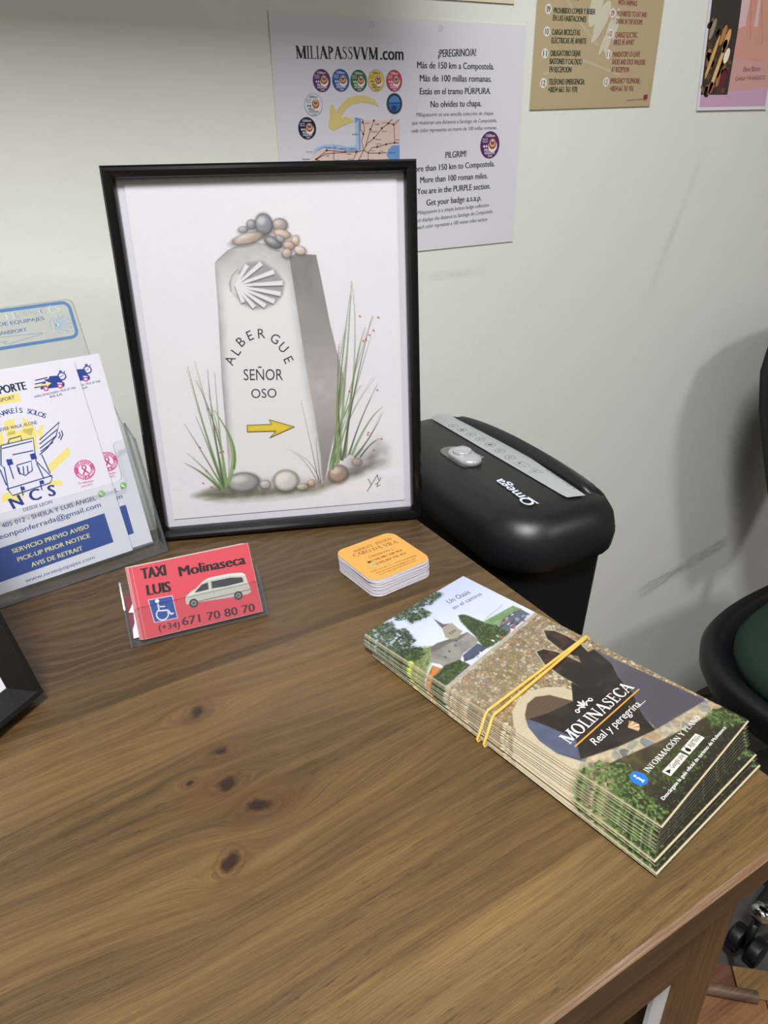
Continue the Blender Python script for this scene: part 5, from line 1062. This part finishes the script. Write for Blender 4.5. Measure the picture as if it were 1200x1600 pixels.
    for i, (x, y) in enumerate(BR_PPL):
        cv.ell(x, y - .3, .75, 1.4, 0, cols[i % 6], soft=.4); cv.ell(x, y + 1.3, .45, .5, 0, '6a4a3c', soft=.3)
    # dark arches, shade and water
    for P in (BR_A1, BR_A2):
        cv.stroke(P[:5], 2.0, 'b4a98e', .8); cv.stroke([P[-2], P[-1], P[0]], 2.0, 'b4a98e', .8)
        cv.poly(P, '2a2320', soft=.6); cv.poly(P, '5b3c38', soft=.6, a=.7, grow=-.6, mod=lambda x, y, d: np.clip(vnoise(x, y, 2.5, 71) * 2.2 - .75, 0, 1) * np.clip((y - np.mean([q[1] for q in P])) / 3 + .6, 0, 1))
    cv.poly(BR_PIER, '2c2420', soft=.8)
    cv.poly(BR_RING, 'beb397', soft=.5, mod=lambda x, y, d: np.ones_like(x)); rg = np.array(BR_RING)
    W = cv.win(rg, 1); m = np.clip(.5 - cv.sdf(rg, W) / .5, 0, 1); c0 = np.array(BR_UND).mean(0)
    an = np.arctan2(Y[W] - c0[1] + 4, X[W] - c0[0]); ln = np.abs(((an * 7) % 1) - .5) * 2; cv.put(W, m * np.clip((ln - .93) * 9, 0, .4), '8f866c'); cv.put(W, m * (vnoise(X[W], Y[W], 4, 72) - .3) * .5, 'a09678')
    cv.poly(BR_DK, '28211d', soft=.7); cv.poly(BR_DK, '3c322c', soft=1, a=.7, mod=lambda x, y, d: np.clip(vnoise(x, y, 7, 73) * 2 - .7, 0, 1))
    cv.poly(BR_W2, '4e4b54', soft=1.0); cv.poly(BR_W2, '6a6c80', soft=1, a=.75, mod=lambda x, y, d: np.clip((y - 62) / 30, 0, 1) * (.6 + .4 * vnoise(x, y, 6, 74)))
    cv.poly(BR_W1, '4a4f62', soft=.9); cv.poly(BR_W1, '5f6a86', soft=1, a=.6, mod=lambda x, y, d: np.clip(vnoise(x, y, 8, 75) * 1.6 - .3, 0, 1)); 
    cv.poly(BR_DK, '241d1a', soft=.6, a=1.0, mod=lambda x, y, d: np.clip((x - 34) / 5, 0, 1) * np.clip((64 - x) / 4, 0, 1) * np.clip((y - 46) / 3, 0, 1) * .85)
    UN = BR_UND; cv.poly(UN, '4d4032', soft=.6); W = cv.win(UN, 1); m = np.clip(.5 - cv.sdf(UN, W) / .5, 0, 1)
    q = np.abs((((Y[W] - .35 * X[W]) / 1.3) % 1) - .5) * 2; cv.put(W, m * np.clip(q * 1.4 - .4, 0, 1) * .6, '7d6c54')
    # flagstones and planting in front
    GR = [(-2, -2), (100, -2), (100, 38), (BR_PAVE[6][0], BR_PAVE[6][1])] + [tuple(q) for q in BR_PAVE[6:]] + [(-2, BR_PAVE[0][1] - 6)]
    GR = [(20, BR_PAVE[0][1] - 2), tuple(BR_PAVE[9]), tuple(BR_PAVE[8]), tuple(BR_PAVE[7]), tuple(BR_PAVE[6]), (100, BR_PAVE[6][1]), (100, -2), (-2, -2), (-2, 22), (10, 26)]
    cv.poly(GR, '3b3428', soft=1.2); cv.poly(GR, '5f5638', soft=3, a=.8, mod=lambda x, y, d: np.clip((y - 14) / 14, 0, 1) * np.clip(vnoise(x, y, 4, 81) * 2 - .5, 0, 1))
    cv.poly(GR, '26241d', soft=3, a=.75, mod=lambda x, y, d: np.clip((15 - y) / 12, 0, 1)); leaves([(-1, 0), (99, 0), (99, 12), (40, 22), (12, 26), (-1, 22)], 380, .8, ['2f3322', '3b4029', '23261a', '474b30', '54583a'], 82)
    stones(BR_PAVE, 6.5, ['8f8d80', 'a59a82', '7b7f7c', 'b3a284', '6f716c', '9b8f78', 'a88f70'], 'b9ae96', 83, jit=.8, jw=.13)
    leaves(BR_BS[0], 560, 1.15, ['43582c', '526838', '344522', '617a44', '2a381a', '6f8650'], 84, dark='28331a')
    leaves(BR_BS[0], 120, 1.0, ['7c9458', '6c8448'], 86); leaves(BR_BS[1], 170, 1.1, ['526a36', '43592c', '66804a', '30421f'], 85)
    leaves([(22, 4), (60, 4), (66, 16), (40, 22), (20, 20)], 240, 1.0, ['38491f', '2c3a1a', '455a2a', '56682f'], 87)
    e = np.clip((.5 - X) / .3, 0, 1) * .6; cv.put((slice(None), slice(None)), e, 'd6ccb0'); e = np.clip((.4 - Y) / .15, 0, 1) * .12; cv.put((slice(None), slice(None)), e, 'b8b2a4')
    return cv
p = Print()
p.serif(*BR_MOL, 'eceae8', w=1.35)
p.text(*BR_REAL, 'eceae8', .0, shear=.18)
p.serif(*BR_INF, 'e4e2dc', w=1.3); p.text(*BR_DES, 'e2e2de', .03)
for T in BR_OAS: p.text(*T, '3a383e', .0, shear=.15)
p.line(BR_LINE, .85, 'd59a3c', 3)
x, y, rx, ry = BR_ICO[:4]; p.poly(circ(x, y, 4.4), '2a72c8', 3); p.poly(circ(x, y + 2.2, .75), 'f0f0f4', 4); p.line([(x, y + .9), (x, y - 2.4)], 1.1, 'f0f0f4', 4); p.line([(x - 1.1, y + .8), (x, y + .8)], .5, 'f0f0f4', 4); p.line([(x - 1.2, y - 2.4), (x + 1.2, y - 2.4)], .5, 'f0f0f4', 4)
for q, t_ in ((BR_GP, 'Google play'), (BR_AS, 'App Store')):
    p.poly(q, 'd9d4ca', 3); a, b, c, d = [np.array(v) for v in q]; ux = b - a; vx = d - a
    pt = lambda s_, t: tuple(a + ux * s_ + vx * t)
    if t_[0] == 'G': p.poly([pt(.07, .22), pt(.07, .8), pt(.24, .5)], '1a1a1a', 4)
    else:
        cx_, cy_ = pt(.16, .45); p.poly(circ(cx_, cy_, 1.35, 1.5), '1a1a1a', 4); p.poly(circ(cx_ + .5, cy_ + 2.1, .3, .7, 10, -30), '1a1a1a', 4); p.poly(circ(cx_ + 1.5, cy_ + .3, .5), 'd9d4ca', 5)
        p.text('Consíguelo en el', *pt(.32, .66), *pt(.86, .66), 1.1, '3a3836', L=5)
    p.text(t_, *pt(.30, .3), *pt(.95, .3), 2.2 if t_[0] == 'A' else 2.6, '2a2826', .0, L=5)
a, b = np.array(BR_SHELL[0]), np.array(BR_SHELL[1]); 
for k in range(7):
    t = -.75 + 1.5 * k / 6; d = np.array([cos(t - .45), sin(t - .45)]) * (6.6 - abs(t) * 1.6); n = np.array([-d[1], d[0]]) / np.linalg.norm(d)
    p.poly([tuple(a + n * .25), tuple(a - n * .25), tuple(a + d - n * .75), tuple(a + d * 1.05), tuple(a + d + n * .75)], ['b5946a', 'd2b78e', 'a8875e', 'dcc49e', 'a8875e', 'cfb38a', '9a7a54'][k], 3)
x, y = BR_ORN[:2]
for s_ in (-1, 1):
    p.line([(x + s_ * (1 + 5.5 * t), y - 1.2 + 2.4 * sin(t * 3.0) * (1 - .2 * t)) for t in np.linspace(0, 1, 12)], .75, 'eceae8', 3); p.ring(x + s_ * 6.6, y + .3, 1.1, .6, 'eceae8', 3)
    p.poly([(x + s_ * .5, y - .8), (x + s_ * 2.8, y + 2.2), (x + s_ * 3.2, y + 3.4), (x + s_ * 1.4, y + 2.6)], 'eceae8', 3)
p.poly(circ(x, y + 2.2, .8, 2.6, 14), 'eceae8', 3)
cover_me = p.build('cover', INK_COVER, w=98, h=206, t=.16, paper='d9d4c6', canvas=cover_canvas(), gain=.84)
def panel_me(nm, x0=.0002, y0=.0003):
    bm = box(x0, .0977, y0, .2057, 0, .00017); me = bpy.data.meshes.new(nm); bm.to_mesh(me); bm.free(); me.materials.append(CREAM_EDGE); return me
panel_a = panel_me('folded_panel'); panel_b = panel_me('folded_panel', -.0004, -.0008)
poses = [(.2095, .1190, .152), (.2102, .1204, .150), (.2118, .1222, .157), (.2112, .1232, .162), (.2125, .1240, .158), (.2160, .1262, .192), (.2168, .1270, .197), (.2176, .1276, .202), (.2188, .1286, .205), (.2200, .1292, .211), (.2222, .1302, .215), (.2232, .1310, .221), (.2245, .1316, .2232)]
BZ0, BP = DESK + .0014, .00088
lab = ['bottom brochure of the rubber banded stack, lying lowest', 'second brochure from the bottom of the banded stack', 'third brochure from the bottom of the banded stack', 'fourth brochure from the bottom of the banded stack', 'fifth brochure from the bottom, topmost of the lower group that juts out', 'lowest brochure of the upper group in the banded stack', 'second lowest brochure of the upper group in the banded stack', 'middle brochure of the banded stack', 'fifth brochure from the top of the banded stack', 'fourth brochure from the top of the banded stack', 'third brochure from the top of the banded stack', 'second brochure from the top, just under the bridge cover', 'top brochure with a stone bridge cover and white title']
proto = None
for i, (x, y, a) in enumerate(poses):
    mw = Matrix.Translation((x, y, BZ0 + i * BP)) @ Matrix.Rotation(a, 4, 'Z')
    if proto is None:
        proto = t = thing('brochure', lab[0], 'brochure', mw=mw, group='bridge cover brochures in the banded stack')
        o = obj('cover', cover_me, None, t); o.location = (0, 0, .00072)
        for k in range(2): o = obj('folded_panel', panel_a, None, t); o.location = (0, 0, .00004 + k * .00024)
    else:
        t = copy_tree(proto, mw); t['label'] = lab[i]
        if i in (1, 4, 12): [ch for ch in t.children if ch.name.startswith('folded')][0].data = panel_b
# the band runs twice round the stack
bmb = bmesh.new()
def topP(u_, v_, dz=0.0):
    x, y, a = poses[-1]; return Vector((x + (u_ * cos(a) - v_ * sin(a)) / 1000, y + (u_ * sin(a) + v_ * cos(a)) / 1000, BZ0 + 12 * BP + .0017 + dz))
def botP(u_, v_, z):
    x, y, a = poses[0]; return Vector((x + (u_ * cos(a) - v_ * sin(a)) / 1000, y + (u_ * sin(a) + v_ * cos(a)) / 1000, z))
zb = DESK + .0007
for (l, r_, vb, vb2) in (((-1.1, 104.2), (99, 102.6), 110.5, 105), ((-1.1, 99.6), (99, 101.6), 105.5, 102)):
    Lp, Rp = topP(*l), topP(*r_); B1, B2 = botP(-1.6, vb, zb), botP(101.5, vb2, zb)
    path = [Lp.lerp(Rp, t) for t in np.linspace(0.02, .99, 14)]
    e1 = Rp.copy(); e1.z -= .0012; path += [Rp.lerp(e1, .6), e1.lerp(B2, .5), B2 + Vector((0, 0, .001)), B2.lerp(B1, .04)] + [B2.lerp(B1, t) for t in np.linspace(.1, .95, 8)]
    e0 = Lp.copy(); e0.z -= .0012; path += [B1, B1.lerp(e0, .05) + Vector((0, 0, .0006)), B1.lerp(e0, .5), e0]
    tube(path, .00095, 8, bmb, closed=True)
tag(obj('rubber_band', bmb, RUBBER, smooth=True), 'yellow rubber band wrapped twice around the brochure stack', 'rubber band')

# ------------------------------------------------------------------ shredder (local x towards the chair, y towards the wall)
STOOL = .44
sh = thing('paper_shredder', 'black paper shredder with a grey icon strip standing beside the desk', 'shredder', mw=Matrix.Translation((.428, .528, STOOL)) @ Matrix.Rotation(radians(-2.9), 4, 'Z'))
ztop = E0 - .290 - STOOL; zs = ztop - .052
def ring(hx, hy0, hy1, r, z, xo=0.0, dz=None):
    P = rrect(-hx + xo, hx + xo, hy0, hy1, r, 7); return [(x, y, z + (dz(x, y) if dz else 0)) for x, y in P]
hy0, hy1 = -.150, .142
obj('bin', loft([ring(.050, hy0 + .030, hy1 - .030, .03, 0), ring(.050, hy0 + .030, hy1 - .030, .03, .002), ring(.061, hy0 + .012, hy1 - .012, .04, zs - .004), ring(.0615, hy0 + .0115, hy1 - .0115, .04, zs)]), BIN_PLASTIC, sh, smooth=True)
hd_r = [ring(.066, hy0 + .006, hy1 - .006, .045, zs + .0005), ring(.0685, hy0 + .002, hy1 - .002, .047, zs + .004), ring(.0695, hy0, hy1, .048, zs + .018), ring(.0670, hy0 + .003, hy1 - .003, .047, zs + .033), ring(.0605, hy0 + .010, hy1 - .008, .044, zs + .045), ring(.0490, hy0 + .022, hy1 - .018, .036, zs + .0505), ring(.030, hy0 + .045, hy1 - .04, .02, zs + .0520), ring(.012, hy0 + .09, hy1 - .09, .008, zs + .0520)]
obj('head', loft(hd_r), BLACK_PLASTIC, sh, smooth=True)
# paper entry: raised lip along the far side
bm = bmesh.new(); rings = []
for k in range(17):
    t = k / 16; y = -.118 + .234 * t; hgt = .0135 * sin(pi * min(1, max(0, t))) ** .45; w_ = .012
    xo = .0445 + .003 * sin(pi * t)
    rings.append([(xo - w_ * .9, y, ztop - .004), (xo - w_ * .75, y, ztop + hgt * .55), (xo - w_ * .2, y, ztop - .003 + hgt), (xo + w_ * .7, y, ztop - .006 + hgt * .7), (xo + w_ * 1.4, y, ztop - .016 + hgt * .3), (xo + w_ * 1.4, y, ztop - .024)])
obj('paper_lip', loft(rings), BLACK_PLASTIC, sh, smooth=True)
p = Print()
SP = [(q[0], q[1]) for q in SH_STRIP]
p.poly([(q[0] - 2.0, q[1]) for q in SP], 'a3a6a6', 1)
for i, q in enumerate(SH_IC):
    x, y = q[0] - 3.5, q[1]
    if i < 7:
        p.ring(x, y, 5.2, .65, '4a4c4c', 2); r = random.Random(i); p.line([(x - 2.6, y - 1.5), (x + r.uniform(-1, 1), y + 2), (x + 2.6, y + r.uniform(-2, 1))], .9, '5a5c5c', 2); p.line([(x - 2, y + 2), (x + 2.2, y - 2.2)], .7, '5a5c5c', 2)
        if i in (1, 4): p.poly(circ(x, y, 2.2), '55585a', 3)
    elif i == 7: p.line([(x - 5, y - 6), (x + 5, y - 8), (x + 5, y + 6), (x - 5, y + 8)], .6, '4a4c4c', 2, True); p.line([(x, y - 7), (x, y + 7)], .5, '4a4c4c', 2); p.line([(x - 2, y + 2), (x + 2, y + 4)], 1.6, '4a4c4c', 2)
    else: p.line([(x + 5.5, y - 7), (x + 5.5, y + 6), (x - 6, y)], .9, '4a4c4c', 2, True); p.line([(x + 3.8, y - .5), (x - 1, y - .2)], 1.2, '4a4c4c', 2)
T = SH_TXT[0]; p.text(T[0], T[1] + 1.5, T[2], T[3] + 1.5, T[4], 4.2, '5a5c5c', -.01)
o = obj('label_strip', p.build('label_strip', INK_GLOSS), None, sh); o.location = (0, 0, ztop + .0009)
T = SH_TXT[1]; p = Print(); p.text('Omega', T[1], T[2], T[3], T[4], 10.5, 'cfd6e6', .03); p.line([(T[1] + 1.2, T[2] - 1), (T[1] + 1.2, T[2] + 14)], 1.6, 'cfd6e6', 2)
o = obj('brand_lettering', p.build('brand_lettering', INK_MATT), None, sh); o.location = (0, 0, ztop + .0012)
p = Print()
for T in SH_SWT: p.text(*T[:5], 3.6, 'b9bcc4', -.005)
o = obj('switch_lettering', p.build('switch_lettering', INK_MATT), None, sh); o.location = (0, 0, ztop + .0012)
sx_, sy_ = -.0205, .004
well = []
obj('switch_well', prism(rrect(sx_ - .0125, sx_ + .0125, sy_ - .022, sy_ + .034, .0124, 8), ztop - .004, ztop + .0009), mat('switch_recess', '6d6a66', .5, var=.2), sh)
sw = obj('switch', loft([[(x, y, z) for x, y in rrect(sx_ - h, sx_ + h, sy_ - .022 - h + .0115, sy_ + .020 + h - .0115, h * .99, 8)] for h, z in ((.0118, ztop), (.0118, ztop + .004), (.0105, ztop + .0062), (.006, ztop + .0065))]), SILVER, sh, smooth=True)
obj('thumb_dish', lathe([(.0098, 0), (.0098, .0030), (.0085, .0036), (.006, .0022), (.002, .0016)], 28, at=(sx_, sy_ + .004, ztop + .0055)), SILVER, sw, smooth=True)
# the stool it stands on
st = thing('stool', 'plain dark stool under the paper shredder', 'stool', loc=(.43, .53, 0))
obj('seat', box(-.10, .10, -.155, .155, STOOL - .025, STOOL - .0005), BLACK_SATIN, st, bevel=.004)
for x in (-.085, .085):
    for y in (-.135, .135): obj('leg', box(x - .014, x + .014, y - .014, y + .014, 0, STOOL - .0255), BLACK_SATIN, st, bevel=.002)

# ------------------------------------------------------------------ office chair
SEAT_Z = .43
och = thing('office_chair', 'black office chair with a dark green seat by the wall at the right', 'chair', loc=(1.08, .32, 0))
yaw = radians(0)
def sup(a, b, n, k=120):
    r = []
    for i in range(k):
        t = 2 * pi * i / k; c, s = cos(t), sin(t); x = a * math.copysign(abs(c) ** (2 / n), c); y = b * math.copysign(abs(s) ** (2 / n), s)
        r.append((x * cos(yaw) - y * sin(yaw), x * sin(yaw) + y * cos(yaw)))
    return r
def srings(spec): return [[(x, y, z) for x, y in sup(a, b, n)] for a, b, n, z in spec]
z = SEAT_Z
obj('seat_shell', loft(srings([(.16, .14, 2.6, z - .085), (.235, .20, 2.8, z - .07), (.272, .222, 3, z - .045), (.285, .232, 3, z - .02), (.287, .234, 3, z), (.280, .228, 3, z + .012), (.262, .212, 3, z + .010), (.245, .196, 3, z - .008)])), CHAIR_BLACK, och, smooth=True)
obj('seat_cushion', loft(srings([(.243, .194, 3, z - .012), (.243, .194, 3, z + .012), (.232, .184, 2.9, z + .032), (.19, .15, 2.7, z + .044), (.10, .08, 2.4, z + .049)])), GREEN_CLOTH, och, smooth=True)
def bring(hw, zz, y0, y1):   # one horizontal slice of the back
    q = [(-hw, y0), (-hw * .5, y0 + .012), (0, y0 + .018), (hw * .5, y0 + .012), (hw, y0), (hw, y1), (hw * .5, y1 + .014), (0, y1 + .02), (-hw * .5, y1 + .014), (-hw, y1)]
    return [(.120 + x, y, zz) for x, y in q]
BK = [(.05, z + .04, .235, .250), (.075, z + .07, .237, .257), (.11, z + .14, .240, .265), (.145, z + .23, .246, .274), (.175, z + .32, .256, .285), (.182, z + .38, .264, .293), (.165, z + .43, .272, .299), (.11, z + .455, .278, .302)]
obj('backrest_shell', loft([bring(*b) for b in BK]), CHAIR_BLACK, och, smooth=True)
obj('backrest_pad', loft([bring(h - .022, zz, a - .022, a + .002) for h, zz, a, b in BK[1:-1]]), GREEN_CLOTH, och, smooth=True)
obj('back_bar', tube([(.10, .06, z - .09), (.12, .215, z - .08), (.12, .262, z - .02), (.12, .285, z + .10), (.12, .292, z + .2)], .016, 12), CHAIR_BLACK, och, smooth=True)
obj('gas_lift', lathe([(.026, .09), (.026, .24), (.015, .245), (.015, z - .086)], 20), CHROME, och, smooth=True)
obj('hub', lathe([(.0, .075), (.04, .078), (.045, .10), (.04, .125), (.027, .13)], 24), CHAIR_BLACK, och, smooth=True)
for k in range(5):
    a = radians(185.4 + 72 * k); d = Vector((cos(a), sin(a), 0))
    arm = obj('base_arm', tube([d * .035 + Vector((0, 0, .105)), d * .16 + Vector((0, 0, .098)), d * .246 + Vector((0, 0, .084)), d * .256 + Vector((0, 0, .082))], [.024, .020, .0165, .012], 14, flat=.8), CHAIR_BLACK, och, smooth=True)
    obj('end_cap', tube([d * .250 + Vector((0, 0, .0832)), d * .264 + Vector((0, 0, .081)), d * .271 + Vector((0, 0, .079))], [.0172, .0172, .010], 16, flat=.8), CHROME, arm, smooth=True)
    cs = d * .276; n_ = Vector((-d.y, d.x, 0))
    ca = obj('caster', tube([cs + n_ * -.024 + Vector((0, 0, .0225)), cs + n_ * -.006 + Vector((0, 0, .0225))], .022, 20), CHAIR_BLACK, och, bevel=.003)
    obj('wheel', tube([cs + n_ * .006 + Vector((0, 0, .0225)), cs + n_ * .024 + Vector((0, 0, .0225))], .022, 20), CHAIR_BLACK, ca, bevel=.003)
    obj('stem', tube([cs + Vector((0, 0, .02)), cs * .978 + Vector((0, 0, .066))], .0065, 10), CHAIR_BLACK, ca, smooth=True)
